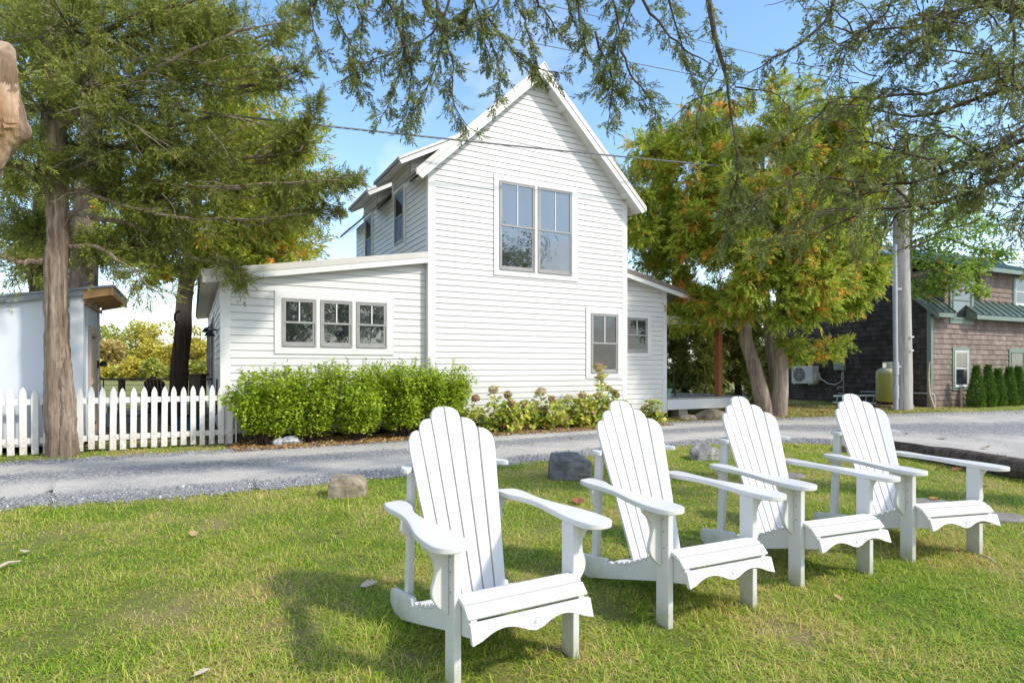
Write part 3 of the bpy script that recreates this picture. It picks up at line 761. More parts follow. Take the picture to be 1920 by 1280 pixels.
for v0, v1, w0, w1 in ((.75, 2.58, 1.07, 2.36), (3.23, 5.09, 3.58, 4.90)):
    b = MB(); corrugated(b, (1.02, v0, dorm(1.02) + .01), (-EU, v0, dorm(-EU) + .01), (0, v1 - v0, 0), 18)
    dr = b.build('dormer_roof', M['roofmetal'], house, smooth=True)
    b = MB(); b.prism([(0, 5.0), (1.0, 5.0), (1.0, dorm(1.0) - .06), (0, dorm(0) - .06)], lambda a, z, t: (a, t, z), w0 + .02, w1 - .02)
    siding(b, [(w0, 5.12), (w1, 5.12), (w1, dorm(0) - .06), (w0, dorm(0) - .06)], FL(0), 5.125, 5.7)
    siding(b, [(0, 5.0), (.9, 5.0), (.9, dorm(.9) - .06), (0, dorm(0) - .06)], F0(w0 + .02), 5.0, 6.3)
    b.build('dormer_wall', M['white'], house)
    for vv, s in ((v0 + .006, 1), (v1 - .006, -1)):
        MB().prism([(-EU, dorm(-EU) - .015), (1.0, dorm(1.0) - .015), (1.0, dorm(1.0) - .13), (-EU + .06, dorm(-EU + .06) - .13)], lambda a, z, t: (a, t, z), vv, vv + .025 * s).build('fascia', M['trim'], house, .003)
    MB().prism([(-EU - .01, dorm(-EU - .01) + .035), (1.0, dorm(1.0) + .035), (1.0, dorm(1.0) - .02), (-EU - .01, dorm(-EU - .01) - .02)], lambda a, z, t: (a, t, z), v0 - .022, v0 + .004).build('rake_cap', M['roofmetal'], dr, .003)
    MB().poly([(-EU + .02, v0 + .03, dorm(-EU) - .045), (0, v0 + .03, dorm(0) - .075), (0, v1 - .03, dorm(0) - .075), (-EU + .02, v1 - .03, dorm(-EU) - .045)]).build('soffit', M['soffit'], house)
    MB().box(-EU - .022, -EU + .004, v0 - .03, v1 + .01, dorm(-EU) - .05, dorm(-EU) + .022).build('gutter', M['gutter'], dr)
for v0, v1 in ((VF - .01, 1.07), (2.40, 3.58), (4.90, VB)):
    MB().box(-EU - .022, -EU + .004, v0, v1, rt(-EU) - .042, rt(-EU) + .014).build('gutter', M['gutter'], ro)
    MB().poly([(-EU + .02, max(v0, VF + .05), rt(-EU) - .05), (0, max(v0, VF + .05), rt(0) - .09), (0, v1 - .02, rt(0) - .09), (-EU + .02, v1 - .02, rt(-EU) - .05)]).build('soffit', M['soffit'], house)
MB().poly([(HWD + EU - .02, VF + .05, rt(-EU) - .05), (HWD, VF + .05, rt(0) - .09), (HWD, VB, rt(0) - .09), (HWD + EU - .02, VB, rt(-EU) - .05)]).build('soffit', M['soffit'], house)
# rakes: metal rake cap, white fascia, soffit, lookouts
th = math.atan(ES)
for sgn in (1, -1):
    def X(U): return U if sgn > 0 else HWD - U
    def rk(u0, u1, d0, d1): return [(X(u0), rt(u0) - d0), (X(u1), rt(u1) - d0), (X(u1), rt(u1) - d1), (X(u0), rt(u0) - d1)]
    MB().prism(rk(-EU, PK, -.03, .095), lambda a, z, t: (a, t, z), VF - .016, VF + .022).build('rake_cap', M['roofmetal'], house, .004)
    MB().prism([(X(-EU + .03), rt(-EU + .03) - .097), (X(PK), rt(PK) - .097), (X(PK), rt(PK) - .255), (X(-EU + .12), rt(-EU + .12) - .255)], lambda a, z, t: (a, t, z), VF - .004, VF + .022).build('fascia', M['trim'], house, .003)
    MB().prism(rk(-EU + .10, PK - .01, .175, .20), lambda a, z, t: (a, t, z), VF + .024, -.004).build('soffit', M['trim'], house)
    for u in (.12, .95, 1.85) if sgn < 0 else (.3, 1.2, 2.0):
        MB().prism(rk(u, u + .07, .201, .262), lambda a, z, t: (a, t, z), VF + .024, -.02).build('lookout', M['trim'], house)
# wing roofs
def slab(nm, u0, u1, zf, v0, v1, fascia_v, dz=.0):
    b = MB(); b.prism([(u0, zf(u0)), (u1, zf(u1)), (u1, zf(u1) - .03), (u0, zf(u0) - .03)], lambda a, z, t: (a, t, z), v0, v1)
    o = b.build(nm, M['roofmetal'], house, .003)
    MB().prism([(u0, zf(u0) + .012), (u1, zf(u1) + .012), (u1, zf(u1) - .10), (u0, zf(u0) - .10)], lambda a, z, t: (a, t, z), v0 - .018, v0 - .001).build('roof_edge', M['roofmetal'] if nm == 'wing_roof' else M['gutter'], o)
    MB().prism([(u0 + .02, zf(u0) - .101), (u1, zf(u1) - .101), (u1, zf(u1) - .205), (u0 + .02, zf(u0) - .205)], lambda a, z, t: (a, t, z), v0 - .012, v0 + .012).build('fascia', M['trim'], house, .003)
    MB().prism([(u0, zf(u0) - .10), (u1, zf(u1) - .10), (u1, zf(u1) - .085), (u0, zf(u0) - .085)], lambda a, z, t: (a, t, z), v0 + .013, v1).build('soffit', M['soffit'] if u0 < 0 else M['trim'], house)
    return o
wr = slab('wing_roof', -3.92, -.03, lroof, -.015, LWD + .2, 0)
MB().box(-3.955, -3.921, -.02, LWD + .2, lroof(-3.92) - .06, lroof(-3.92) + .014).build('gutter', M['gutter'], wr)
slab('porch_roof', HWD + .03, 9.3, rroof, .10, RWD + .2, 0)

# windows: casing > frame, sashes, panes, muntins
def window(name, u0, u1, z0, z1, fn, parent, lites=2, glass='glass', meet=.5, cas=0.0, dark=False):
    """fn(a,z,out); out is the distance in front of the wall sheet"""
    fn_ = fn
    def fn(a, z, o): return fn_(a, z, o + .012 if o > 0 else o)
    def bx(mb, a0, a1, c0, c1, o0, o1):
        mb.prism([(a0, c0), (a1, c0), (a1, c1), (a0, c1)], fn, o0, o1)
    w = MB(); t = .028
    bx(w, u0, u0 + t, z0, z1, -.01, .044); bx(w, u1 - t, u1, z0, z1, -.01, .044); bx(w, u0 + t, u1 - t, z1 - t, z1, -.01, .044); bx(w, u0 + t, u1 - t, z0, z0 + t, -.01, .050)
    win = w.build(name, M['sash'], parent, .003)
    zm = z0 + (z1 - z0) * meet; s = .036
    g = M[glass]
    for lo, hi, off, lt in ((zm - .018, z1 - t, .026, lites), (z0 + t, zm + .018, .022, 1)):
        a0, a1 = u0 + t + .001, u1 - t - .001
        q = MB(); bt = s if lt > 1 else .055
        o0, o1 = (.022, .040) if lt > 1 else (.0185, .029)
        bx(q, a0, a0 + s, lo, hi, o0, o1); bx(q, a1 - s, a1, lo, hi, o0, o1); bx(q, a0 + s, a1 - s, hi - s, hi, o0, o1); bx(q, a0 + s, a1 - s, lo, lo + bt, o0, o1)
        q.build('sash', M['sash'], win, .002)
        if lt > 1:
            q = MB(); bx(q, (a0 + a1) / 2 - .010, (a0 + a1) / 2 + .010, lo + s, hi - s, .0255, .037); q.build('muntin', M['trim'], win)
        q = MB(); q.poly([fn(a, c, .0245 if lt > 1 else .0205) for a, c in ((a0 + s, lo + bt), (a1 - s, lo + bt), (a1 - s, hi - s), (a0 + s, hi - s))]); q.build('pane', g, win)
    return win
def casing(u0, u1, z0, z1, holes, fn, parent, m='trim'):
    c = MB(); xs = [u0] + [x for h in holes for x in h] + [u1]
    hz0, hz1 = holes_z
    for i in range(0, len(xs), 2): c.prism([(xs[i], z0), (xs[i + 1], z0), (xs[i + 1], z1), (xs[i], z1)], fn, -.005, .042)
    for h in holes:
        c.prism([(h[0], hz1), (h[1], hz1), (h[1], z1), (h[0], z1)], fn, -.005, .0415); c.prism([(h[0], z0), (h[1], z0), (h[1], hz0), (h[0], hz0)], fn, -.005, .0415)
    return c.build('window_casing', M[m], parent, .003)
f0 = F0(0)
holes_z = (3.285, 5.125); casing(1.40, 3.475, 3.165, 5.245, [(1.52, 2.375), (2.445, 3.32)], f0, house)
window('window', 1.52, 2.375, 3.285, 5.125, f0, house); window('window', 2.445, 3.32, 3.285, 5.125, f0, house)
holes_z = (1.14, 2.49); casing(3.705, 4.715, 1.02, 2.62, [(3.835, 4.60)], f0, house)
window('window', 3.835, 4.60, 1.14, 2.49, f0, house, glass='glass_dim')
f1 = F0(LWV)
holes_z = (1.63, 2.48); casing(-2.79, -.67, 1.50, 2.60, [(-2.67, -2.09), (-2.02, -1.45), (-1.38, -.80)], f1, house)
for u0, u1 in ((-2.67, -2.09), (-2.02, -1.45), (-1.38, -.80)): window('window', u0, u1, 1.63, 2.48, f1, house)
f2 = F0(RWV)
holes_z = (1.63, 2.47); casing(5.0, 5.92, 1.53, 2.58, [(5.13, 5.80)], f2, house)
window('window', 5.13, 5.80, 1.63, 2.47, f2, house, glass='glass_dim')
fl = FL(0)
holes_z = (3.98, 5.16); casing(1.36, 2.18, 3.88, 5.24, [(1.46, 2.08)], fl, house); window('window', 1.46, 2.08, 3.98, 5.16, fl, house, glass='glass_dim', lites=1)
casing(3.94, 4.72, 3.88, 5.24, [(4.04, 4.62)], fl, house); window('window', 4.04, 4.62, 3.98, 5.16, fl, house, glass='glass_dim', lites=1)
fw = FL(LW0)
for v in (3.3, 5.6, 7.4):
    holes_z = (.75, 2.35); casing(v - .1, v + 1.5, .65, 2.45, [(v, v + 1.4)], fw, house); window('window', v, v + 1.4, .75, 2.35, fw, house, glass='glass_dim', lites=1)
# wall lamps and a hose bib on the left wing
M['black'] = basic('black_metal', [(.012, .012, .013), (.03, .03, .032)], 20, .5)
for v, z in ((1.55, 1.90), (4.9, 2.15)):
    lm = MB(); lm.tube([(LW0 - .02, v, z + .06), (LW0 - .09, v, z + .075), (LW0 - .14, v, z + .05)], .016, 8); 
    lo = lm.build('wall_lamp', M['black'], house, smooth=True)
    MB().lathe([(.028, .06), (.05, .03), (.10, -.05), (.095, -.05), (.03, .02)], 14, at=(LW0 - .15, v, z)).build('lamp_shade', M['black'], lo, smooth=True)
MB().tube([(LW0 - .04, 1.15, 1.05), (LW0 - .05, 1.15, .42), (LW0 - .12, 1.2, .36), (LW0 - .12, 1.3, .40)], .015, 6).build('pipe', M['black'], house)
# porch at the right
M['porchgrey'] = basic('worn_porch_paint', [(.26, .25, .24), (.36, .35, .335)], 5, .7)
MB().box(RW1 + .03, 9.3, RWV - .02, 4.6, .455, .495).build('porch_floor', M['porchgrey'], house, .004)
MB().box(RW1 + .03, 9.3, RWV - .045, RWV - .02, .20, .453).build('porch_skirt', M['trim'], house, .004)
for U in (7.05, 8.1, 9.0): MB().box(U - .15, U + .15, RWV + .02, RWV + .3, -.02, .20).build('foundation_block', basic('porch_pier', [(.28, .26, .22), (.38, .35, .30)], 9, .9), house)
M['post'] = basic('stained_cedar_post', [(.22, .075, .022), (.34, .135, .045)], 3, .55, .3, 12, (1, 1, .08))
MB().box(8.33, 8.47, RWV + .02, RWV + .16, .497, rroof(8.4) - .30).build('porch_post', M['post'], house, .006)
MB().box(RW1 + .03, 9.25, RWV - .02, RWV + .13, rroof(9.2) - .32, rroof(9.2) - .12).build('porch_beam', M['trim'], house, .004)
MB().box(7.02, 7.12, RWV + .14, 4.4, 2.30, 2.52).build('porch_beam', M['trim'], house, .004)

# ------------------------------------------------------------------ picket fence, shed, deck
fence = empty('picket_fence', HW(-3.45, -.12), HA)
tag(fence, 'low white picket fence with dirty feet between the old cedar and the house', 'fence')
u = -.05; i = 0
while u > -6.3:
    h = .965 + random.uniform(-.018, .018); w = random.uniform(.038, .043); t = random.uniform(-.010, .010); zb = random.uniform(.005, .04)
    pts = [(u - w, zb), (u + w, zb), (u + w + t, h - .12), (u + w * .86 + t, h - .075), (u + w * .5 + t, h - .03), (u + t, h), (u - w * .5 + t, h - .03), (u - w * .86 + t, h - .075), (u - w + t, h - .12)]
    MB().prism(pts, lambda a, z, t_: (a, t_, z), -.024, -.002).build('picket', M['fence'], fence, .003)
    u -= .1345 + random.uniform(-.006, .006); i += 1
for z in (.16, .72): MB().box(-6.35, .02, .0, .036, z, z + .085).build('rail', M['fence'], fence, .003)
for x in (-.08, -2.35, -4.6): MB().box(x - .045, x + .045, .038, .125, -.02, .86).build('post', M['fence'], fence, .004)
MB().box(.03, .05, -.024, .04, .01, .95).build('picket', M['fence'], fence, .003)

M['shedshade'] = painted('white_shed_paint_blue_shade', (.60, .64, .70), (.40, .42, .44), .3, .6, .9)  # white paint, the trees' bluish shade mixed into its colour
M['rawwood'] = basic('raw_pine', [(.42, .22, .09), (.55, .32, .14)], 4, .6, .2, 10, (.3, 6, 6))
M['tandoor'] = basic('tan_board_door', [(.46, .34, .25), (.55, .43, .33)], 3, .6, .2, 8, (6, 6, .4))
M['shedroof'] = basic('grey_shed_roof', [(.20, .23, .26), (.28, .31, .34)], 6, .6)
SU, SV, SD = -5.52, .12, 2.0
shed = empty('shed', HW(SU, SV), HA)
tag(shed, 'white lean-to shed in bluish tree shade, with a tan plank door and exposed rafters', 'shed')
def sz(a): return 2.43 + .17 * a
MB().prism([(-4.5, .1), (0, .1), (0, sz(0) - .03), (-4.5, sz(-4.5) - .03)], lambda a, z, t: (a, t, z), 0, SD).build('wall', M['shedshade'], shed)
for x0, x1 in ((-.14, .018), (-.30, -.285), (-1.52, -1.505), (-2.74, -2.725)): MB().box(x0, x1, -.02, -.001, .1, sz(x0) - .05).build('batten', M['shedshade'], shed, .002)
for y0 in (0, .42, 1.72): MB().box(.001, .02, y0 - .018, y0 + .10, .1, sz(0) - .06).build('batten', M['shedshade'], shed, .002)
MB().prism([(-4.7, sz(-4.7)), (.42, sz(.42)), (.42, sz(.42) + .035), (-4.7, sz(-4.7) + .035)], lambda a, z, t: (a, t, z), -.10, SD + .15).build('roof', M['shedroof'], shed, .003)
MB().prism([(-4.7, sz(-4.7) - .085), (.02, sz(.02) - .085), (.02, sz(.02) - .003), (-4.7, sz(-4.7) - .003)], lambda a, z, t: (a, t, z), -.085, -.06).build('fascia', M['shedroof'], shed)
for k in range(5):
    y = -.06 + k * (SD + .06) / 4
    MB().prism([(.021, sz(.02) - .14), (.375, sz(.375) - .115), (.375, sz(.375) - .003), (.021, sz(.02) - .003)], lambda a, z, t: (a, t, z), y, y + .045).build('rafter', M['rawwood'], shed)
MB().box(.377, .405, -.09, SD + .14, sz(.39) - .125, sz(.39) - .004).build('fascia', M['rawwood'], shed, .003)
MB().box(.0215, .04, .0, SD, sz(0) - .20, sz(0) - .145).build('top_plate', M['rawwood'], shed)
dr = MB().box(.012, .045, .58, 1.36, .14, 1.93).build('door', M['tandoor'], shed, .004)
for z0, z1 in ((1.80, 1.90), (.98, 1.08), (.2, .3)): MB().box(.0455, .06, .60, 1.34, z0, z1).build('door_board', M['tandoor'], dr, .003)
for z in (1.75, .35): MB().bar((.066, .60, z), (.066, .95, z), .006, .03).build('hinge', M['black'], dr)
MB().box(.0455, .075, 1.24, 1.29, 1.25, 1.38).build('latch', M['black'], dr)
MB().tube([(.07, 1.30, .86), (.13, 1.31, .90), (.13, 1.31, 1.05), (.07, 1.30, 1.09)], .011, 6).build('handle', M['black'], dr)
MB().lathe([(.05, 0), (.06, .05), (.03, .10)], 10, at=(.09, 1.66, 1.28)).build('lamp', M['black'], shed)

M['deck'] = basic('red_brown_deck_boards', [(.10, .05, .035), (.19, .10, .07)], 4, .8, .3, 14, (1, 9, 1))
dk = MB()
for k in range(40): dk.box(-9 + k * .145, -9 + k * .145 + .138, 1.3, 9.0, .03, .07)
o = dk.build('deck_floor', M['deck']); o.location = HO; o.rotation_euler = (0, 0, HA); tag(o, kind='structure')
M['railwood'] = basic('weathered_rail_wood', [(.10, .075, .045), (.18, .14, .09)], 5, .8)
A_, B_ = Vector((-9.6, 13.2, 0)), Vector((-6.72, 13.2, 0))
rl = empty('deck_railing', (A_ + B_) / 2); tag(rl, 'dark wooden deck railing with a thick end post behind the picket fence', 'railing')
L_ = (B_ - A_).length / 2
MB().box(-L_ - 2, L_, -.07, .07, .985, 1.025).build('top_rail', M['railwood'], rl, .004)
MB().box(-L_ - 2, L_, -.02, .02, .16, .21).build('bottom_rail', M['railwood'], rl, .003)
for x in (-L_ - .6, -.55): MB().box(x - .05, x + .05, -.05, .05, .07, .984).build('post', M['railwood'], rl, .004)
MB().box(L_ - .42, L_ - .16, -.14, .12, .07, 1.08).build('post', M['railwood'], rl, .006)
MB().box(L_ - .46, L_ - .12, -.18, .16, 1.081, 1.13).build('post_cap', M['railwood'], rl, .008)
wr_ = MB()
for k in range(6): wr_.tube([(-L_ - 2, 0, .30 + k * .115), (L_ - .45, 0, .30 + k * .115)], .004, 4)
wr_.build('cable_infill', M['black'], rl)
dc = copy_tree(proto); 
def recolour(o):
    for ch in KIDS.get(o.name, []):
        if ch.type == 'MESH' and ch.material_slots:
            ch.material_slots[0].link = 'OBJECT'; ch.material_slots[0].material = M['chair_dark']
        recolour(ch)
recolour(dc); dc.location = (-9.1, 15.4, 0); dc.rotation_euler = (0, 0, R(195)); del dc['group']
tag(dc, 'dark red brown adirondack chair on the deck behind the picket fence', 'chair')
bn = empty('bench', (-8.7, 11.7, .07), R(10)); tag(bn, 'low pale grey bench on the deck behind the picket fence', 'bench')
M['palegrey'] = basic('pale_grey_board', [(.42, .43, .43), (.55, .56, .56)], 6, .7)
MB().box(-.75, .75, -.2, .2, .40, .44).build('seat', M['palegrey'], bn, .004)
for x in (-.6, .6):
    for y in (-.15, .15): MB().box(x - .03, x + .03, y - .03, y + .03, 0, .399).build('leg', M['palegrey'], bn, .003)
tb = MB(); tb.lathe([(.0, .0), (.20, .0), (.25, .26), (.262, .27), (.24, .27), (.19, .03), (.0, .03)], 20)
M['bluetub'] = basic('blue_plastic', [(.03, .16, .32), (.05, .22, .42)], 4, .4)
o = tb.build('plastic_tub', M['bluetub'], smooth=True); o.location = (-6.15, 11.2, .07); tag(o, 'blue plastic tub half hidden behind the picket fence', 'tub')

# ------------------------------------------------------------------ rocks, timber, stones
def rockmat(name, cols, sc=5, accent=None):
    m, nt, b = newmat(name)
    n = noise(nt, sc, 7, .7, None, .8); c = ramp(nt, n, cols, [.33 + .34 * i / (len(cols) - 1) for i in range(len(cols))])
    if accent: c = mixc(nt, ramp(nt, noise(nt, sc * .7, 4, .6, None, 2), [(0, 0, 0), (1, 1, 1)], [.58, .66]), c, accent)
    nt.links.new(c, b.inputs['Base Color']); b.inputs['Roughness'].default_value = .9; b.inputs['Specular IOR Level'].default_value = .2
    bump(nt, b, noise(nt, sc * 5, 6, .7), .7, .02); return m
M['rock_dark'] = rockmat('dark_slate_rock', [(.065, .07, .075), (.14, .145, .15), (.24, .245, .25)], 6)
M['rock_tan'] = rockmat('tan_fieldstone', [(.16, .13, .09), (.30, .25, .18), (.42, .36, .27)], 5, (.5, .46, .40))
M['rock_grey'] = rockmat('grey_streaked_rock', [(.14, .13, .125), (.28, .27, .26), (.48, .46, .43)], 7)
M['rock_marble'] = rockmat('white_veined_rock', [(.12, .135, .15), (.38, .40, .42), (.70, .70, .69)], 9)
M['block'] = rockmat('brown_concrete_block', [(.20, .14, .09), (.32, .24, .16), (.40, .31, .22)], 12)
def rock(name, c, size, rz, mat, label, seed, group=None, boxy=.5, sink=.12, cat='rock', rough=1.0):
    r_ = random.Random(seed); bm = bmesh.new(); bmesh.ops.create_cube(bm, size=1)
    bmesh.ops.subdivide_edges(bm, edges=bm.edges[:], cuts=5, use_grid_fill=True)
    planes = [(Vector((r_.uniform(-1, 1), r_.uniform(-1, 1), r_.uniform(-.3, 1))).normalized(), r_.uniform(.33, .50) if boxy < .9 else r_.uniform(.50, .62)) for _ in range(9)]
    from mathutils import noise as mn
    for v in bm.verts:
        p = v.co.copy(); sph = p.normalized() * .56
        p = p * boxy + sph * (1 - boxy)
        for nrm, d in planes:
            k = p.dot(nrm) - d
            if k > 0: p -= nrm * k * .92
        q = p * 3.1 + Vector((seed * 3.7, seed, 0)); p += Vector(mn.noise_vector(q)) * .035 * rough + Vector(mn.noise_vector(q * 3.2)) * .018 * rough
        v.co = Vector((p.x * size[0], p.y * size[1], (p.z + .5 - sink) * size[2]))
    me = bpy.data.meshes.new(name); bm.to_mesh(me); bm.free(); me.materials.append(mat)
    o = bpy.data.objects.new(name, me); link(o); o.location = c; o.rotation_euler = (0, 0, rz)
    CLEAR.append((c[0], c[1], max(size[0], size[1]) * .36)); return tag(o, label, cat, group)
rock('fieldstone', (-1.60, 5.78, 0), (.34, .26, .23), R(8), M['rock_tan'], 'square tan fieldstone between the drive and the nearest white chair', 3, boxy=.95)
rock('boulder', (.66, 6.72, 0), (.46, .36, .32), R(-12), M['rock_dark'], 'dark slate boulder on the grass behind the second white chair', 5, boxy=.95)
rock('boulder', (2.62, 8.12, 0), (.46, .36, .24), R(20), M['rock_grey'], 'grey streaked boulder at the drive edge behind the third white chair', 8, boxy=.7, rough=1.5)
rock('concrete_block', (-4.0, 9.86, 0), (.36, .22, .19), R(25), M['block'], 'brown concrete block at the foot of the lime green bushes', 11, boxy=1.0, cat='block', rough=.3)
for k, (u_, v_, s_, lab) in enumerate([(516, 836, .24, 'white veined stone beside the brown concrete block'), (540, 835, .27, 'larger white veined stone in the middle of the border row'), (560, 832, .17, 'small white veined stone at the right end of the border row')]):
    g = G(u_, v_); rock('garden_stone', (g.x, g.y + .06, 0), (s_, s_ * .8, s_ * .62), R(30 * k), M['rock_marble'], lab, 20 + k, 'white veined stones edging the bed', boxy=.5)
M['rock_brown'] = rockmat('brown_boulder', [(.11, .085, .06), (.20, .16, .12), (.28, .23, .17)], 5)
rock('boulder', (4.85, 14.62, 0), (.90, .5, .26), R(25), M['rock_brown'], 'rounded brown boulder under the white porch skirt', 31, boxy=.35)
rock('boulder', (4.23, 14.18, 0), (.36, .26, .18), R(10), M['rock_tan'], 'small pointed stone in front of the porch boulder', 33, boxy=.2)
M['flag'] = rockmat('flat_grey_paver', [(.17, .15, .14), (.27, .24, .22), (.34, .31, .29)], 6)
for k, (u_, v_, sx_, sy_, lab) in enumerate([(1478, 893, .42, .34, 'flat grey stepping stone in the grass behind the third chair'), (1740, 946, .52, .36, 'flat grey stepping stone under the arm of the farthest chair'), (1880, 972, .42, .28, 'flat grey stepping stone right of the farthest chair')]):
    g = G(u_, v_); b = MB(); ns = 14; pts = [(sx_ / 2 * math.cos(t) * random.uniform(.88, 1.08), sy_ / 2 * math.sin(t) * random.uniform(.88, 1.08)) for t in [2 * math.pi * q / ns for q in range(ns)]]
    b.prism(pts, XY, -.03, .022); o = b.build('stepping_stone', M['flag'], None, .008); o.location = (g.x, g.y, 0); o.rotation_euler = (0, 0, .4)
    tag(o, lab, 'paving stone', 'stepping stones in the lawn'); CLEAR.append((g.x, g.y, min(sx_, sy_) * .5))
M['timber'] = bark('old_dark_timber', [(.05, .038, .034), (.13, .10, .088), (.22, .18, .155)], 12, .02)
p0, p1 = Vector((5.55, 8.55, .08)), Vector((5.98, 4.6, .09))
tl = MB(); ps = wiggle([p0, p0 + (p1 - p0) * .5, p1], .02, 14); tl.tube([tuple(p) for p in ps], [.125] * len(ps), 10, wob=.06)
tag(tl.build('timber', M['timber'], smooth=True), 'old dark round timber edging the gravel at the right', 'log')
g = G(1705, 850); rock('boulder', (5.15, 8.85, 0), (.55, .42, .13), R(-30), M['rock_tan'], 'low flat brown stone at the far end of the old timber', 41, boxy=.6)

# ------------------------------------------------------------------ brown shingle house
BA = R(24.4); BO = Vector((13.307, 18.8, 0))
BDU = Vector((math.cos(BA), math.sin(BA), 0)); BDV = Vector((-math.sin(BA), math.cos(BA), 0))
def BW(U, V, z=0.0): return BO + BDU * U + BDV * V + Vector((0, 0, z))
def shingle_mat(name, cols):
    m, nt, b = newmat(name); ge = nt.nodes.new('ShaderNodeNewGeometry')
    c = ramp(nt, ge.outputs['Random Per Island'], cols, [0, .5, 1])
    c = mixc(nt, .75, c, ramp(nt, noise(nt, 1.6, 6, .65), [(.62,) * 3, (1.1,) * 3], [.35, .65]), 'MULTIPLY')
    nt.links.new(c, b.inputs['Base Color']); b.inputs['Roughness'].default_value = .85; b.inputs['Specular IOR Level'].default_value = .2
    bump(nt, b, noise(nt, 25, 4, .7, (1, 1, .15)), .4, .01); return m
M['shingle'] = shingle_mat('brown_cedar_shingles', [(.20, .152, .127), (.25, .195, .168), (.305, .243, .212)])
M['shingle_shaded'] = shingle_mat('shaded_brown_shingles', [(.045, .038, .034), (.07, .058, .052), (.10, .082, .074)])  # same brown shingles, with the gable end's shade put into the colour
M['greentrim'] = painted('grey_green_trim_paint', (.17, .225, .19), (.10, .11, .09), .3)
M['greenroof'] = basic('green_standing_seam_roof', [(.15, .215, .19), (.22, .29, .265)], 1.5, .25, metal=.55)
bh = empty('shingle_house', BO, BA)
tag(bh, 'brown shingle sided house with green standing seam roof and dormers', 'house')
def shingles(mb, outline, fn, z0, z1, expo=.165, w=.15, lap=.024):
    z = z0
    while z < z1:
        c = clip(clip(outline, 0, 1, min(z + expo, z1)), 0, -1, -z)
        if len(c) > 2:
            x0, x1 = min(p[0] for p in c), max(p[0] for p in c); x = x0 - random.uniform(0, w)
            while x < x1:
                ww = w * random.uniform(.6, 1.35); d = clip(clip(c, 1, 0, x + ww - .005), -1, 0, -(x))
                if len(d) > 2:
                    l2 = lap + random.uniform(-.003, .003)
                    mb.poly([fn(a, q, l2 * (1 - (q - z) / expo) + .001) for a, q in d])
                    xs = [a for a, q in d if abs(q - z) < 1e-6]
                    if len(xs) >= 2: mb.poly([fn(min(xs), z, -.01), fn(max(xs), z, -.01), fn(max(xs), z, l2 + .001), fn(min(xs), z, l2 + .001)])
                x += ww
        z += expo
BLEN, BDEP, BEH, BSL = 9.5, 5.7, 3.22, .90
def bz(V): return BEH + .06 + BSL * (V if V < BDEP / 2 else BDEP - V)
m_ = MB(); gb = [(0, -.2), (BDEP, -.2), (BDEP, bz(BDEP) - .05), (BDEP / 2, bz(BDEP / 2) - .05), (0, bz(0) - .05)]
m_.prism(gb, lambda a, z, t: (t, a, z), .0, BLEN)
shingles(m_, gb, FL(0), -.1, 8); m_.build('wall', M['shingle_shaded'], bh)
m_ = MB(); shingles(m_, [(.085, -.1), (BLEN, -.1), (BLEN, BEH - .02), (.085, BEH - .02)], F0(0), -.1, BEH); m_.build('wall', M['shingle'], bh)
MB().box(-.03, .085, -.03, .10, -.1, BEH + .02).build('corner_board', M['greentrim'], bh, .004)
def seam_roof(mb, p00, p10, p11, p01, n, th=.03, rib=.035):
    """sheet roof: p00-p10 low edge, p01-p11 high edge, n pans with raised seams"""
    p00, p10, p11, p01 = map(Vector, (p00, p10, p11, p01)); nr = (p10 - p00).cross(p01 - p00).normalized()
    if nr.z < 0: nr = -nr
    b = len(mb.v); mb.v += [tuple(q) for q in (p00, p10, p11, p01)] + [tuple(q - nr * th) for q in (p00, p10, p11, p01)]
    for f in ((0, 1, 2, 3), (7, 6, 5, 4), (0, 4, 5, 1), (1, 5, 6, 2), (2, 6, 7, 3), (3, 7, 4, 0)): mb.f.append([b + i for i in f]); mb.m.append(0)
    for i in range(n + 1):
        t = i / n; mb.bar(p00 + (p10 - p00) * t + nr * (rib / 2), p01 + (p11 - p01) * t + nr * (rib / 2), .022, rib, nr, 0)
OVb = .34
def rz_(V): return BEH + .10 + BSL * V
m_ = MB()
D1a, D1b = .92, 2.22                                     # wall dormer with the upper window
seam_roof(m_, (-.22, -OVb, rz_(-OVb)), (.72, -OVb, rz_(-OVb)), (.72, BDEP / 2, rz_(BDEP / 2)), (-.22, BDEP / 2, rz_(BDEP / 2)), 3)
seam_roof(m_, (1.84, -OVb, rz_(-OVb)), (BLEN, -OVb, rz_(-OVb)), (BLEN, BDEP / 2, rz_(BDEP / 2)), (1.84, BDEP / 2, rz_(BDEP / 2)), 19)
seam_roof(m_, (.72, 1.9, rz_(1.9)), (1.84, 1.9, rz_(1.9)), (1.84, BDEP / 2, rz_(BDEP / 2)), (.72, BDEP / 2, rz_(BDEP / 2)), 2)
seam_roof(m_, (-.22, BDEP + OVb, rz_(-OVb)), (BLEN, BDEP + OVb, rz_(-OVb)), (BLEN, BDEP / 2, rz_(BDEP / 2)), (-.22, BDEP / 2, rz_(BDEP / 2)), 18)
br_ = m_.build('roof', M['greenroof'], bh)
for y0, y1, zf in ((-OVb, BDEP / 2, lambda V: rz_(V)), (BDEP + OVb, BDEP / 2, lambda V: rz_(BDEP - V))):
    MB().prism([(y0, zf(y0) - .031), (y1, zf(y1) - .031), (y1, zf(y1) - .22), (y0, zf(y0) - .22)], lambda a, z, t: (t, a, z), -.215, -.19).build('fascia', M['greentrim'], bh, .003)
    MB().prism([(y0, zf(y0) - .10), (y1, zf(y1) - .10), (y1, zf(y1) - .12), (y0, zf(y0) - .12)], lambda a, z, t: (t, a, z), -.189, -.02).build('soffit', M['greentrim'], bh)
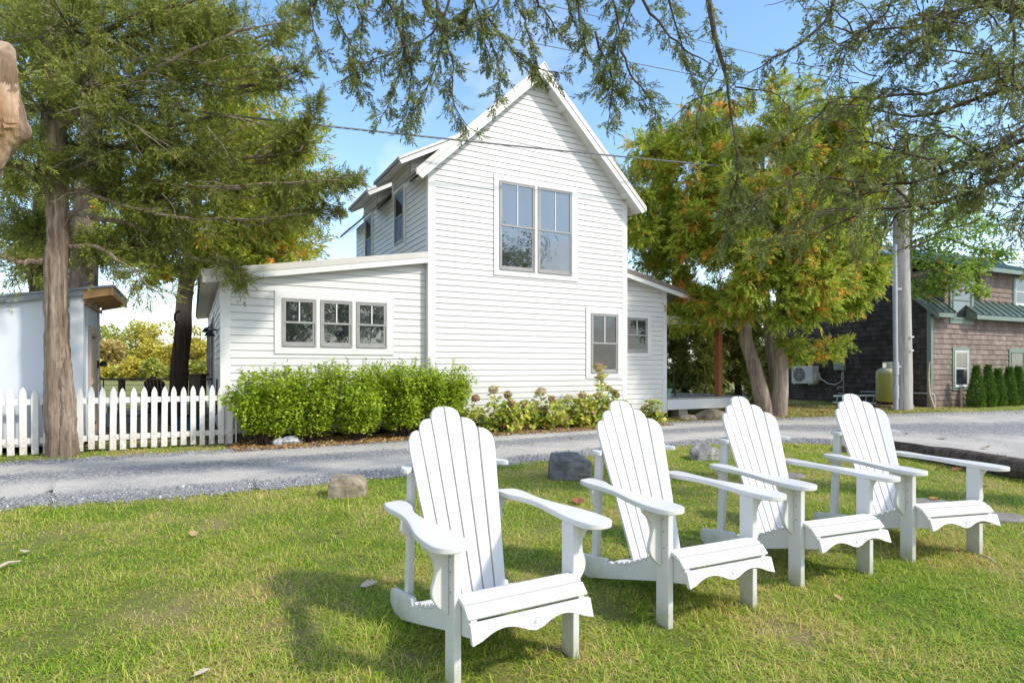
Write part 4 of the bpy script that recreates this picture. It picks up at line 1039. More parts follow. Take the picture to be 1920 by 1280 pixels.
for x0, x1 in ((-.19, .72), (1.84, BLEN)):
    MB().box(x0, x1, -OVb - .02, -OVb + .005, rz_(-OVb) - .17, rz_(-OVb) - .032).build('fascia', M['greentrim'], bh, .003)
    MB().box(x0, x1, -OVb + .006, -.02, rz_(-OVb) - .15, rz_(-OVb) - .135).build('soffit', M['greentrim'], bh)
for x0, x1 in ((.705, .719), (1.841, 1.855)):
    MB().prism([(-OVb, rz_(-OVb) - .033), (-.004, rz_(0) - .033), (-.004, rz_(-OVb) - .16), (-OVb, rz_(-OVb) - .16)], lambda a, z, t: (t, a, z), x0, x1).build('fascia', M['greentrim'], bh)
# dormers
m_ = MB(); m_.prism([(.74, BEH - .1), (2.34, BEH - .1), (2.34, 4.5), (.74, 4.5)], lambda a, z, t: (a, t, z), .002, 2.6)
m_.build('dormer_wall', M['shingle'], bh)
m_ = MB(); seam_roof(m_, (.65, -.35, 4.55), (2.45, -.35, 4.55), (2.45, 2.5, 5.45), (.65, 2.5, 5.45), 4); m_.build('dormer_roof', M['greenroof'], bh)
m_ = MB(); m_.prism([(3.2, 3.3), (7.6, 3.3), (7.6, 4.7), (3.2, 4.7)], lambda a, z, t: (a, t, z), .25, 2.4)
shingles(m_, [(3.2, 3.5), (7.6, 3.5), (7.6, 4.75), (3.2, 4.75)], F0(.25), 3.42, 4.75)
shingles(m_, [(.25, 3.6), (2.2, 3.6), (2.2, 5.3), (.25, 4.7)], FL(3.2), 3.5, 5.2)
m_.build('dormer_wall', M['shingle'], bh)
m_ = MB(); seam_roof(m_, (1.9, -.12, 4.66), (8.2, -.12, 4.66), (8.2, 2.8, 5.72), (1.9, 2.8, 5.72), 13); dr2 = m_.build('dormer_roof', M['greenroof'], bh)
MB().box(1.9, 8.2, -.145, -.12, 4.51, 4.64).build('fascia', M['greentrim'], dr2, .003)
f0b = F0(0)
def bwin(u0, u1, z0, z1, fn, tr=.11, white=True):
    global holes_z
    holes_z = (z0 + tr, z1 - tr); c = casing(u0, u1, z0, z1, [(u0 + tr, u1 - tr)], fn, bh, 'greentrim')
    a, b_ = M['sash'], M['trim']
    if white: M['sash'] = M['trim']
    else: M['sash'] = M['greentrim']
    window('window', u0 + tr, u1 - tr, z0 + tr, z1 - tr, fn, bh, lites=1, glass='glass'); M['sash'] = a
bwin(1.10, 2.06, .52, 1.93, f0b); bwin(4.36, 5.40, .52, 1.93, f0b, white=False); bwin(.96, 2.26, 2.70, 4.22, f0b, .13, False)
bwin(5.15, 6.2, 3.40, 4.55, F0(.25), .10)
# things on the dark wall
M['acw'] = basic('beige_metal_case', [(.46, .46, .42), (.56, .56, .52)], 3, .5)
M['acfan'] = basic('fan_grille', [(.05, .05, .05), (.10, .10, .10)], 30, .6)
ac = empty('heat_pump', BW(-.02, 4.45, .62), BA); tag(ac, 'beige heat pump with a round fan grille hung on the dark shingle wall', 'heat pump')
MB().box(-.36, -.02, -.47, .47, .04, .72).build('case', M['acw'], ac, .012)
MB().box(-.366, -.361, -.44, .20, .08, .68).build('front_panel', M['acw'], ac, .002)
fg = MB(); fg.tube([(-.371, .12, .38), (-.367, .12, .38)], .275, 28); fg.build('fan_grille', M['acfan'], ac)
rg = MB()
for r_ in (.08, .14, .20, .26):
    for k in range(24):
        t0, t1 = 2 * math.pi * k / 24, 2 * math.pi * (k + 1) / 24
        rg.bar((-.376, .12 + r_ * math.cos(t0), .38 + r_ * math.sin(t0)), (-.376, .12 + r_ * math.cos(t1), .38 + r_ * math.sin(t1)), .007, .007)
for k in range(8):
    t0 = math.pi * k / 4; rg.bar((-.376, .12, .38), (-.376, .12 + .27 * math.cos(t0), .38 + .27 * math.sin(t0)), .008, .008)
rg.build('fan_guard', M['acw'], ac)
MB().box(-.30, -.05, -.56, -.471, .15, .45).build('valve_cover', M['acw'], ac, .01)
for y in (-.34, .34): MB().box(-.38, 0, y - .02, y + .02, .0, .039).build('bracket', M['acw'], ac)
MB().tube([(-.2, -.565, .36), (-.2, -.75, .20), (-.15, -.95, .06), (-.08, -1.2, .02), (-.04, -1.42, .16), (-.04, -1.45, .52)], .02, 6).build('hose', M['acw'], ac)
M['greybox'] = basic('grey_green_box', [(.20, .24, .22), (.27, .31, .28)], 5, .5)
eb = empty('electrical_box', BW(-.02, 3.08, 1.18), BA); tag(eb, 'small grey green electrical box with conduit on the dark shingle wall', 'electrical box')
MB().box(-.14, 0, -.20, .20, 0, .38).build('case', M['greybox'], eb, .01); MB().box(-.149, -.141, -.18, .18, .02, .36).build('door', M['greybox'], eb, .004)
MB().tube([(-.06, -.14, 0), (-.06, -.14, -.85), (-.06, -.25, -1.12)], .018, 8).build('conduit', M['greybox'], eb)
MB().tube([(-.05, -.12, -.62), (-.05, .10, -.62), (-.05, .10, -.70)], .018, 6).build('conduit', M['acw'], eb)
MB().tube([(-.05, -.12, -.86), (-.05, .08, -.84)], .014, 6).build('conduit', M['acw'], eb)
vt = empty('wall_vent', BW(-.02, 4.13, 1.78), BA); tag(vt, 'white square wall vent on the dark shingle wall above the heat pump', 'vent')
MB().box(-.05, 0, -.15, .15, 0, .28).build('hood', M['trim'], vt, .01); MB().tube([(-.056, 0, .14), (-.051, 0, .14)], .10, 18).build('opening', M['black'], vt)
def tank():
    t = empty('propane_tank', P(1668, 690, 18.9).to_2d().to_3d() + Vector((0, 0, .0)), R(20)); tag(t, 'yellowed upright propane tank behind the utility pole', 'tank')
    m, nt, b = newmat('yellowed_tank_paint'); tc_ = nt.nodes.new('ShaderNodeTexCoord'); s_ = nt.nodes.new('ShaderNodeSeparateXYZ'); nt.links.new(tc_.outputs['Object'], s_.inputs[0])
    al = ramp(nt, mathn(nt, 'MULTIPLY', mathn(nt, 'ADD', s_.outputs[2], mathn(nt, 'MULTIPLY', noise(nt, 4, 5, .7, (1, 1, .2)), .7)), .5), [(.36, .34, .06), (.44, .43, .13), (.62, .61, .54)], [.28, .70, .82])
    nt.links.new(mixc(nt, mathn(nt, 'MULTIPLY', ramp(nt, noise(nt, 9, 6, .8), [(0, 0, 0), (1, 1, 1)], [.55, .7]), .5), al, (.20, .18, .04)), b.inputs['Base Color']); b.inputs['Roughness'].default_value = .6
    MB().lathe([(.30, .16), (.375, .20), (.385, .26), (.385, 1.08), (.37, 1.15), (.31, 1.22), (.20, 1.265), (.02, 1.28)], 24).build('body', m, t, smooth=True)
    MB().lathe([(.28, .02), (.28, .16)], 20).build('foot_ring', M['black'], t)
    MB().box(-.5, .5, -.45, .45, -.02, .09).build('concrete_pad', M['block'], t, .01)
    c = MB()
    for a0, a1 in ((.3, 2.2), (3.4, 5.4)):
        pts = [(math.cos(a0 + (a1 - a0) * k / 8) * .19, math.sin(a0 + (a1 - a0) * k / 8) * .19) for k in range(9)]
        for p_, q_ in zip(pts, pts[1:]): c.bar((*p_, 1.36), (*q_, 1.36), .012, .18)
    c.bar((.19*math.cos(2.2), .19*math.sin(2.2), 1.43), (.19*math.cos(3.4), .19*math.sin(3.4), 1.43), .012, .04); c.build('collar', m, t); MB().lathe([(.05, 1.27), (.05, 1.38), (.02, 1.42)], 10).build('valve', M['black'], t)
tank()
M['polewood'] = bark('weathered_pole_wood', [(.34, .32, .30), (.47, .45, .43), (.54, .52, .50)], 5, .006)
M['conduitgrey'] = basic('grey_pvc', [(.36, .38, .42), (.44, .46, .50)], 3, .5)
PX, PY = 11.73, 17.75
up = empty('utility_pole', (PX, PY, 0)); tag(up, 'weathered grey wooden utility pole with a pale conduit clamped beside it', 'pole')
mb_ = MB(); mb_.tube([(0, 0, -.1), (0, 0, .05), (-.015, 0, 2.5), (-.05, 0, 5), (-.09, 0, 7.1)], [.265, .255, .235, .21, .19], 20, wob=.01); mb_.build('pole_shaft', M['polewood'], up, smooth=True)
mb_ = MB(); mb_.tube([(-.34, -.20, -.05), (-.34, -.20, .8), (-.38, -.20, 4.9)], .065, 12); cd = mb_.build('conduit', M['conduitgrey'], up, smooth=True)
for z in (.35, 1.05): MB().tube([(-.345, -.20, z), (-.346, -.20, z + .38)], .085, 12).build('coupling', M['conduitgrey'], cd, smooth=True)
for z in (1.3, 3.6): MB().bar((-.36, -.20, z), (-.05, -.15, z), .04, .06).build('clamp', M['conduitgrey'], up)
for z, w in ((2.15, .10), (1.75, .09)): MB().box(.06, .06 + w, -.262, -.240, z, z + .05).build('tag_plate', M['trim'], up)
MB().tube([(-.09, -.1, 6.8), (-.09, -.30, 6.8)], .04, 8).build('insulator', M['greybox'], up)
# leaning stick, stake, wall pipe, ladder by the brown house
o = MB().tube([BW(-.75, -.55, -.02), BW(-.58, -.30, .45), BW(-.32, -.12, 1.0), BW(-.16, -.06, 1.45)], [.045, .04, .032, .02], 7, wob=.1)
tag(o.build('branch_stick', basic('bare_stick', [(.30, .22, .15), (.42, .33, .24)], 7, .8), smooth=True), 'bare crooked stick leaning on the dark wall beside the pole', 'stick')
o = MB().tube([BW(-.06, 2.3, .42), BW(-.06, -.07, .45), BW(.03, -.08, .42), BW(.08, -.09, .05)], .022, 8)
tag(o.build('drain_pipe', M['conduitgrey'], smooth=True), 'thin grey pipe round the corner board of the brown house', 'pipe')
M['stake'] = basic('raw_stake', [(.30, .22, .18), (.40, .31, .26)], 5, .7)
ps_ = BW(.98, -.35); o = MB().box(ps_.x - .035, ps_.x + .035, ps_.y - .02, ps_.y + .02, -.02, .62)
tag(o.build('garden_stake', M['stake'], None, .004), 'short wooden stake in front of the brown shingle wall', 'stake')
ld = empty('ladder', BW(-.75, 1.35, .0), BA + R(4)); tag(ld, 'aluminium ladder lying low beside the propane tank', 'ladder')
M['alu'] = basic('dull_aluminium', [(.42, .42, .42), (.55, .55, .55)], 6, .4, metal=.6)
for y, z in ((0, 0), (.0, .26)): MB().bar((-.25 + z * .2, -.2, .10 + z), (.25 + z * .2, 1.6, .02 + z * .9), .03, .07).build('side_rail', M['alu'], ld)
for k in range(6): t = .05 + k * .17; MB().bar((-.25 + .5 * t, -.2 + 1.8 * t, .12 - .08 * t), (-.20 + .5 * t, -.2 + 1.8 * t, .36 - .10 * t), .03, .03).build('rung', M['alu'], ld)

# ------------------------------------------------------------------ cables
M['cable'] = basic('grey_twisted_cable', [(.10, .10, .11), (.22, .22, .23)], 40, .6)
CA, CB = Vector((PX - .1, PY - .05, 0)), Vector((-9.0, 6.91, 0))
def cable(zs, rad, name, lab, twist=False):
    ts = np.linspace(min(z[0] for z in zs), 1, 90); t0 = [z[0] for z in zs]; cf = np.polyfit(t0, [z[1] for z in zs], min(2, len(zs) - 1))
    pts = [CA + (CB - CA) * t + Vector((0, 0, float(np.polyval(cf, t)))) for t in ts]
    m_ = MB()
    if twist:
        L = (CB - CA).length; n = 520; d = (CB - CA).normalized(); s_ = Vector((-d.y, d.x, 0))
        for ph in (0, 2.1, 4.2):
            m_.tube([CA + (CB - CA) * t + Vector((0, 0, float(np.polyval(cf, t)))) + (s_ * math.cos(t * L * 14 + ph) + Vector((0, 0, 1)) * math.sin(t * L * 14 + ph)) * rad * .5 for t in np.linspace(0, 1, n)], rad * .62, 5, cap=False)
        o = m_.build(name, M['cable'])
    else:
        m_.tube(pts, rad, 6); o = m_.build(name, M['cable'])
    tag(o, lab, 'cable', 'overhead cables')
cable([(0, 6.85), (.311, 6.12), (.545, 5.66), (.7637, 5.25), (1, 4.85)], .017, 'power_cable', 'thick twisted cable crossing low in front of the white gable', True)
cable([(-1.2, 11.3), (.3753, 8.08), (.576, 7.68), (1, 6.9)], .009, 'power_cable', 'thin cable above the gable peak, lower of the two thin ones')
cable([(-1.2, 12.2), (.344, 8.97), (.422, 8.81), (1, 7.75)], .008, 'power_cable', 'topmost thin cable high above the house roof')

# ------------------------------------------------------------------ trees
def trunk(mb, pts, rad, n=14, wob=.05, sub=10, amt=.03):
    p = wiggle(pts, amt, sub); k = len(p); c = np.linspace(0, len(rad) - 1, k)
    mb.tube([tuple(x) for x in p], [float(np.interp(q, range(len(rad)), rad)) for q in c], n, wob=wob)
def gnarl(o, amt=.02, fz=.8, fa=7.0):
    from mathutils import noise as mn3
    zs = {}
    for v in o.data.vertices: v.co += Vector((v.co.x, v.co.y, 0)) * 0
    me = o.data; n = me.vertices
    for v in n:
        d = v.normal.copy(); d.z = 0
        if d.length < 1e-4: continue
        d.normalize(); a = math.atan2(d.y, d.x)
        q = Vector((math.cos(a) * fa * .5, math.sin(a) * fa * .5, v.co.z * fz)); k = mn3.noise(q) * .9 + mn3.noise(Vector((math.cos(a) * fa * 1.6, math.sin(a) * fa * 1.6, v.co.z * fz * 1.6))) * .6 + mn3.noise(v.co * 9) * .25
        v.co += d * k * amt
    me.update(); return o
def tree(name, base, label, cat='tree', group=None):
    return tag(empty(name, tuple(base)), label, cat, group)
def addtrunk(t, mb, mat): return mb.build('trunk', mat, t, smooth=True, xf=Matrix.Translation(-Vector(t.location)))
def addbranches(t, mb, mat): return mb.build('branches', mat, t, smooth=True, xf=Matrix.Translation(-Vector(t.location)))

# old cedar in front of the fence
t = tree('cedar_tree', (-6.62, 8.52, 0), 'old shaggy barked cedar with a furrowed trunk standing in front of the picket fence')
mb_ = MB(); B0 = Vector((-6.60, 8.50, 0))
trunk(mb_, [P(116, 862, 8.5), P(112, 770, 8.5), P(112, 680, 8.5), P(112, 560, 8.5), P(108, 440, 8.5), P(105, 340, 8.5), P(98, 200, 8.5), P(90, 20, 8.5), P(95, -160, 8.5)], [.20, .150, .142, .140, .134, .128, .118, .10, .07], 56, .03, 120, .012)
trunk(mb_, [P(128, 862, 8.42), P(126, 780, 8.42), P(122, 690, 8.45), P(118, 600, 8.5)], [.135, .098, .08, .04], 40, .03, 50, .008)
gnarl(addtrunk(t, mb_, M['bark']), .022)
lv = Leaves(); mb_ = MB()
limbs = [([(118, 365), (170, 350), (260, 330), (380, 352), (520, 345), (640, 338)], [8.5, 8.6, 8.7, 8.7, 8.7, 8.8], .036),
         ([(112, 330), (190, 300), (300, 240), (430, 220), (560, 250)], [8.5, 8.7, 9.0, 9.2, 9.3], .05),
         ([(100, 250), (200, 190), (330, 120), (470, 60), (540, 40)], [8.5, 8.2, 8.0, 8.0, 8.2], .05),
         ([(95, 120), (200, 60), (330, 10), (450, -20)], [8.5, 8.3, 8.2, 8.3], .05),
         ([(108, 360), (60, 330), (10, 300), (-60, 290)], [8.5, 8.4, 8.2, 8.0], .05),
         ([(110, 480), (40, 500), (0, 482), (-60, 470)], [8.5, 8.2, 8.0, 7.8], .055),
         ([(125, 460), (170, 462), (230, 500), (290, 545)], [8.5, 8.4, 8.3, 8.2], .04),
         ([(118, 400), (240, 420), (330, 470), (420, 500), (450, 520)], [8.5, 8.8, 9.2, 9.4, 9.5], .045),
         ([(100, 280), (240, 250), (380, 160), (520, 130)], [8.5, 9.2, 9.6, 9.8], .04),
         ([(120, 350), (220, 380), (330, 400), (470, 410), (580, 400)], [8.5, 8.5, 8.6, 8.8, 9.0], .03)]
for pl, ys, r0 in limbs:
    pts = [P(u_, v_, y_) for (u_, v_), y_ in zip(pl, ys)]
    limb_foliage(lv, mb_, pts, r0, .008, .22, .045, (.2, .62), 6, .35, .05, k=10, slen=.15, llen=.055, lw=.013)
for pl, y_ in (([(430, 300), (560, 290), (582, 235), (590, 185)], 9.2), ([(400, 360), (540, 350), (620, 345), (676, 333)], 9.0), ([(440, 170), (520, 155), (574, 125)], 9.2), ([(450, 420), (560, 390), (640, 395)], 9.3), ([(470, 90), (540, 60), (560, 20)], 8.8), ([(400, 480), (440, 505), (452, 530)], 9.4), ([(480, 300), (540, 260), (560, 240)], 9.1)):
    for rep_ in range(3): limb_foliage(lv, mb_, [P(u_, v_ + rep_ * 7 - 7, y_ + .12 * rep_) for u_, v_ in pl], .02, .004, .3, .035, (.06, .24), 5, .15, .05, k=11, slen=.12, llen=.05, lw=.014)
for q in range(34):
    a = P(random.uniform(60, 470), random.uniform(60, 430), random.uniform(7.5, 8.3)); e = a + Vector((random.uniform(.1, .9), random.uniform(-.2, .2), random.uniform(-.55, .25)))
    pp = wiggle([a, (a + e) / 2 + Vector((0, 0, .04)), e], .022, 10); mb_.tube([tuple(x) for x in pp], [.0075 - .0006 * i for i in range(len(pp))], 5, cap=False)
bo = [(40, 60, 8.3, .75), (150, 40, 8.0, .8), (60, 190, 8.0, .65), (180, 150, 7.9, .75), (290, 60, 8.2, .8), (390, 40, 8.4, .75), (300, 170, 8.3, .8), (420, 130, 8.6, .7), (240, 260, 8.2, .7), (350, 260, 8.6, .8), (40, 300, 8.0, .6), (150, 290, 8.9, .55),
      (250, 360, 8.9, .6), (360, 370, 9.0, .65), (300, 450, 9.2, .55), (460, 60, 8.6, .5), (200, 460, 8.9, .45), (60, 430, 9.2, .5), (20, 120, 8.6, .8), (430, 300, 9.0, .6)]
for u_, v_, y_, r_ in bo:
    clump(lv, P(u_, v_, y_), (r_, r_, r_ * .62), 46, 11, .3, tuple(P(105, v_ + 40, 8.5)), .3, .1, k=10, slen=.15, llen=.055, lw=.014)
addbranches(t, mb_, M['bark'])
lv.build('crown', M['juniper'], M['twig'], t)

# two more trunks behind the shed
for (u_, yb, top, r_, lab, sd) in ((160, 12.6, -120, .26, 'thick trunked cedar rising behind the shed roof', 1), (84, 14.5, -60, .26, 'dark cedar behind the left half of the shed roof', 2)):
    b0 = P(u_ - 6, 690, yb); t = tree('cedar_tree', (b0.x, b0.y, 0), lab)
    mb_ = MB(); trunk(mb_, [(b0.x, yb, -.05), tuple(P(u_ - 4, 560, yb)), tuple(P(u_ + 2, 400, yb)), tuple(P(u_ + 14, 150, yb)), tuple(P(u_ + 20, top, yb))], [r_ * 1.25, r_, r_ * .9, r_ * .6, .05], 14, .05, 12, .03)
    addtrunk(t, mb_, M['bark_dark'] if sd == 2 else M['bark_grey'])
    lv = Leaves()
    for k in range(16):
        uu, vv_ = u_ + random.uniform(-150, 170), random.uniform(-60, 400)
        clump(lv, P(uu, vv_, yb + random.uniform(-.8, .8)), (1.1, 1.1, .7), 34, 10, .3, tuple(P(u_, vv_ + 30, yb)), .3, 0, k=8, slen=.22, llen=.09, lw=.024)
    for k in range(9 if sd == 2 else 4):
        uu, vv_ = u_ + random.uniform(-130, 40 if sd == 2 else 90), random.uniform(400, 520)
        clump(lv, P(uu, vv_, yb + random.uniform(-.8, .8)), (.9, .9, .45), 22, 8, .3, tuple(P(u_, vv_, yb)), .35, 0, k=8, slen=.2, llen=.09, lw=.024)
    lv.build('crown', M['juniper'], M['twig'], t)

# yellowing arborvitae between the fence and the left wing
b0 = P(330, 690, 12.4); t = tree('arborvitae_tree', (b0.x, 12.4, 0), 'tall yellowing arborvitae with a dark lower trunk behind the picket fence')
mb_ = MB(); trunk(mb_, [tuple(P(331, 800, 12.4)), tuple(P(338, 690, 12.4)), tuple(P(348, 580, 12.4)), tuple(P(355, 500, 12.4)), tuple(P(372, 330, 12.4)), tuple(P(395, 120, 12.4))], [.185, .165, .145, .13, .10, .04], 28, .04, 30, .02)
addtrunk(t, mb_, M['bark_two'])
mb_ = MB(); mb_.tube([P(332, 605, 12.2), P(327, 600, 12.1), P(328, 588, 12.1), P(336, 583, 12.2)], .02, 6); mb_.build('iron_hook', M['black'], t, xf=Matrix.Translation(-Vector(t.location)))
lv = Leaves(); mb_ = MB()
for k in range(30):
    v0 = random.uniform(100, 500); sgn = random.choice((-1, 1, 1)); ru = (90 + (v0 - 100) * .42) * random.uniform(.6, 1.05)
    du_ = sgn * ru * random.uniform(.7, 1.0); yy = 12.4 + random.uniform(-1.6, 1.4)
    pts = [P(356 + (500 - v0) * .07, v0 + 25, 12.4), P(356 + (500 - v0) * .07 + du_ * .5, v0, (12.4 + yy) / 2), P(360 + (500 - v0) * .08 + du_, v0 - random.uniform(-25, 25), yy)]
    limb_foliage(lv, mb_, pts, .035, .008, .25, .06, (.25, .7), 6, .25, .06, k=10, slen=.2, llen=.085, lw=.026)
for u_, v_, r_ in [(420, 160, .8), (490, 200, .8), (440, 250, .9), (520, 280, .85), (480, 350, .9), (560, 330, .7), (400, 330, .9), (300, 400, .8), (420, 420, .9), (520, 410, .8), (560, 440, .55), (340, 470, .7), (410, 490, .6), (460, 470, .6), (250, 440, .7), (480, 130, .55), (590, 270, .45), (270, 500, .45), (380, 60, .8)]:
    clump(lv, P(u_, v_, 12.2 + random.uniform(-.9, .7)), (r_, r_, r_ * .85), 36, 10, .3, tuple(P(370, v_ + 20, 12.4)), .2, .15, k=10, slen=.2, llen=.085, lw=.028)
addbranches(t, mb_, M['bark_grey'])
lv.build('crown', M['arbor_left'], M['twig'], t)

# twin trunked arborvitae beside the porch
TB = Vector((6.75, 15.7, 0)); t = tree('arborvitae_tree', TB, 'big twin trunked arborvitae with rust orange patches beside the porch')
def Q(u_, v_, y_=15.7): return tuple(P(u_, v_, y_))
mb_ = MB()
trunk(mb_, [Q(1442, 790, 15.6), Q(1430, 740, 15.6), Q(1413, 680, 15.6), Q(1402, 630, 15.6), Q(1396, 520), Q(1370, 350), Q(1330, 230)], [.23, .178, .16, .15, .14, .09, .03], 28, .05, 30, .03)
trunk(mb_, [Q(1456, 795, 15.5), Q(1463, 740, 15.5), Q(1464, 690, 15.5), Q(1462, 640, 15.5), Q(1470, 520), Q(1490, 350), Q(1500, 200)], [.22, .175, .16, .15, .14, .09, .03], 28, .05, 30, .02)
trunk(mb_, [Q(1458, 770, 16.2), Q(1449, 690, 16.4), Q(1440, 620, 16.6), Q(1430, 450, 16.6), Q(1430, 260, 16.4)], [.13, .115, .11, .09, .03], 12, .05, 10, .03)
gnarl(addtrunk(t, mb_, M['bark_grey']), .016, .6, 6)
lv = Leaves(); mb_ = MB()
shape = [(180, 1480, 130), (220, 1420, 200), (260, 1410, 225), (320, 1405, 235), (380, 1405, 235), (440, 1410, 235), (500, 1412, 225), (560, 1415, 205), (600, 1420, 185)]
sv_, su_, sr_ = zip(*shape)
for k in range(190):
    v_ = random.uniform(235, 596); cu = np.interp(v_, sv_, su_); ru = np.interp(v_, sv_, sr_) / FOC * 15.7
    a = random.uniform(0, 2 * math.pi); f = random.choice((1, 1, .8, .5)) * random.uniform(.70, 1.03)
    c = Vector(Q(cu, v_)) + Vector((math.cos(a) * ru * f, math.sin(a) * ru * f * .85, 0))
    if c.y > 17.2 and random.random() < .5: continue
    r_ = random.choice((.26, .4, .5, .62)) * random.uniform(.85, 1.15)
    clump(lv, c, (r_, r_, r_ * 1.05), 28, 9, .15, tuple(c * .75 + Vector(Q(cu, v_ + 25)) * .25), .55, -.25, k=11, slen=.22, llen=.085, lw=.030)
for (u_, v_, y_) in [(1245, 590, 15.0), (1260, 600, 15.2), (1230, 575, 15.1), (1590, 560, 16.4), (1595, 580, 16.6), (1585, 650, 16.5), (1560, 655, 16.3), (1300, 215, 15.6), (1330, 190, 15.7), (1290, 240, 15.6), (1390, 190, 15.7), (1460, 150, 15.8), (1530, 160, 15.8), (1560, 210, 15.8), (1220, 260, 15.4), (1500, 660, 15.4), (1490, 640, 15.2)]:
    clump(lv, Q(u_, v_, y_), (.30, .30, .28), 18, 8, .2, Q(1425, v_ + 20), .5, 0, k=10, slen=.2, llen=.08, lw=.026)
lv.build('crown', M['arbor'], M['twig'], t)

# shaded hedge trees behind the porch
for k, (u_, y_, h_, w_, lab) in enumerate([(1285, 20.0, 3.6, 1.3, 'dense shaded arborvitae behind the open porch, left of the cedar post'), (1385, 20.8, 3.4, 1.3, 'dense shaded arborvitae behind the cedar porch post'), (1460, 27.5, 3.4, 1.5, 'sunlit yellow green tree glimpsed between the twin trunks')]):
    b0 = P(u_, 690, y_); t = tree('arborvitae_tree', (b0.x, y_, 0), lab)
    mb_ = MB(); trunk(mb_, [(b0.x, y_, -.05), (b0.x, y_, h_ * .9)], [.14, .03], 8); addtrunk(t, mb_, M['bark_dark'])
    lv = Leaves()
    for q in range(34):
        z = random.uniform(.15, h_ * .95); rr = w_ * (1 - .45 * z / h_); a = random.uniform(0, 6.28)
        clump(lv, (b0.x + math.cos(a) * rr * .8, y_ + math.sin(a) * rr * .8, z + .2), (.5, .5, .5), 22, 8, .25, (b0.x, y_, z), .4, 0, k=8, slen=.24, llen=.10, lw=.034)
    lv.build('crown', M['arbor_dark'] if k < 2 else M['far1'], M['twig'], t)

# maple behind the pole
MBASE = P(1702, 690, 18.6); t = tree('maple_tree', (MBASE.x, MBASE.y, 0), 'light green maple whose boughs hang over the green metal roof')
mb_ = MB(); trunk(mb_, [(MBASE.x, 18.6, -.05), tuple(P(1700, 600, 18.6)), tuple(P(1705, 420, 18.7)), tuple(P(1720, 250, 18.8))], [.15, .13, .10, .03], 10, .04, 10, .03)
for pl in ([(1704, 470), (1760, 440), (1830, 470), (1890, 480)], [(1703, 520), (1750, 510), (1800, 540), (1835, 530)], [(1706, 420), (1780, 390), (1860, 400)], [(1706, 400), (1660, 360), (1620, 330)]):
    trunk(mb_, [tuple(P(u_, v_, 18.4)) for u_, v_ in pl], [.05, .03, .01], 6, .03, 8, .04)
addtrunk(t, mb_, M['bark_grey'])
lv = Leaves()
for (u_, v_, r_) in [(1735, 470, .8), (1770, 500, .75), (1720, 540, .55), (1760, 540, .6), (1800, 520, .6), (1745, 420, .9), (1800, 440, .8), (1830, 500, .45), (1850, 470, .45), (1880, 478, .35), (1835, 545, .35), (1790, 400, .7), (1850, 420, .5), (1700, 380, .9), (1760, 350, .9), (1690, 300, .9), (1820, 380, .6), (1640, 380, .8), (1740, 270, .9), (1800, 300, .8)]:
    c = np.array(P(u_, v_, 18.2 + random.uniform(-.7, .5))); n_ = int(520 * r_)
    d = unit(rng.normal(size=(n_, 3))) * np.array([1, 1, .7]) * (rng.random((n_, 1)) ** .45) * r_
    p = c + d; lv.flat_leaves(p, unit(d * np.array([1, 1, .3]) + rng.normal(0, .35, d.shape) + np.array([0, 0, -.25])), .12, .085, .15)
    tw = p[::9]; lv.twigs(np.broadcast_to(c, tw.shape) * .7 + tw * .3, tw, .008, .003)
lv.build('crown', M['maple'], M['twig'], t)

# little columnar arborvitae along the brown house
for k, u_ in enumerate([1808, 1834, 1861, 1889, 1912, 1940]):
    g = BW(1.32 + k * .60 + (.05 if k % 2 else 0), -.60); t = tree('young_arborvitae', (g.x, g.y, -.02), 'small cone shaped arborvitae, number %d from the left in the row by the brown house' % (k + 1), 'shrub', 'young arborvitae along the brown house')
    t['label'] = ['small cone shaped arborvitae beside the white framed window, first in its row', 'small cone shaped arborvitae right of the white framed window, second in its row', 'small cone shaped arborvitae in the middle of the row, below the dangling wire', 'small cone shaped arborvitae left of the shuttered window, fourth in its row', 'small cone shaped arborvitae in front of the shuttered window, fifth in its row', 'small cone shaped arborvitae at the far right end of its row'][k]
    h_ = [1.32, 1.34, 1.22, 1.28, 1.30, 1.2][k]
    mb_ = MB(); mb_.tube([(0, 0, 0), (0, 0, h_ * .9)], [.03, .008], 6); mb_.build('stem', M['bark_dark'], t)
    n_ = 900; z = rng.random(n_) ** 1.2 * h_ * .95 + .03; rr = .265 * np.clip(1 - (z / h_) ** 1.25, .04, 1) * (.75 + .25 * np.clip(z / .25, 0, 1)); a = rng.random(n_) * 6.2832
    f = rng.uniform(.5, 1.0, n_)
    p = np.stack([np.cos(a) * rr * f, np.sin(a) * rr * f, z], 1) ; d = np.stack([np.cos(a) * .6, np.sin(a) * .6, np.full(n_, .9)], 1)
    lv = Leaves(); lv.sprays(p + np.array(t.location), d, k=9, slen=.09, llen=.05, lw=.018, droop=0, flat=.1); lv.build('foliage', M['little_arbor'], M['twig'], t)

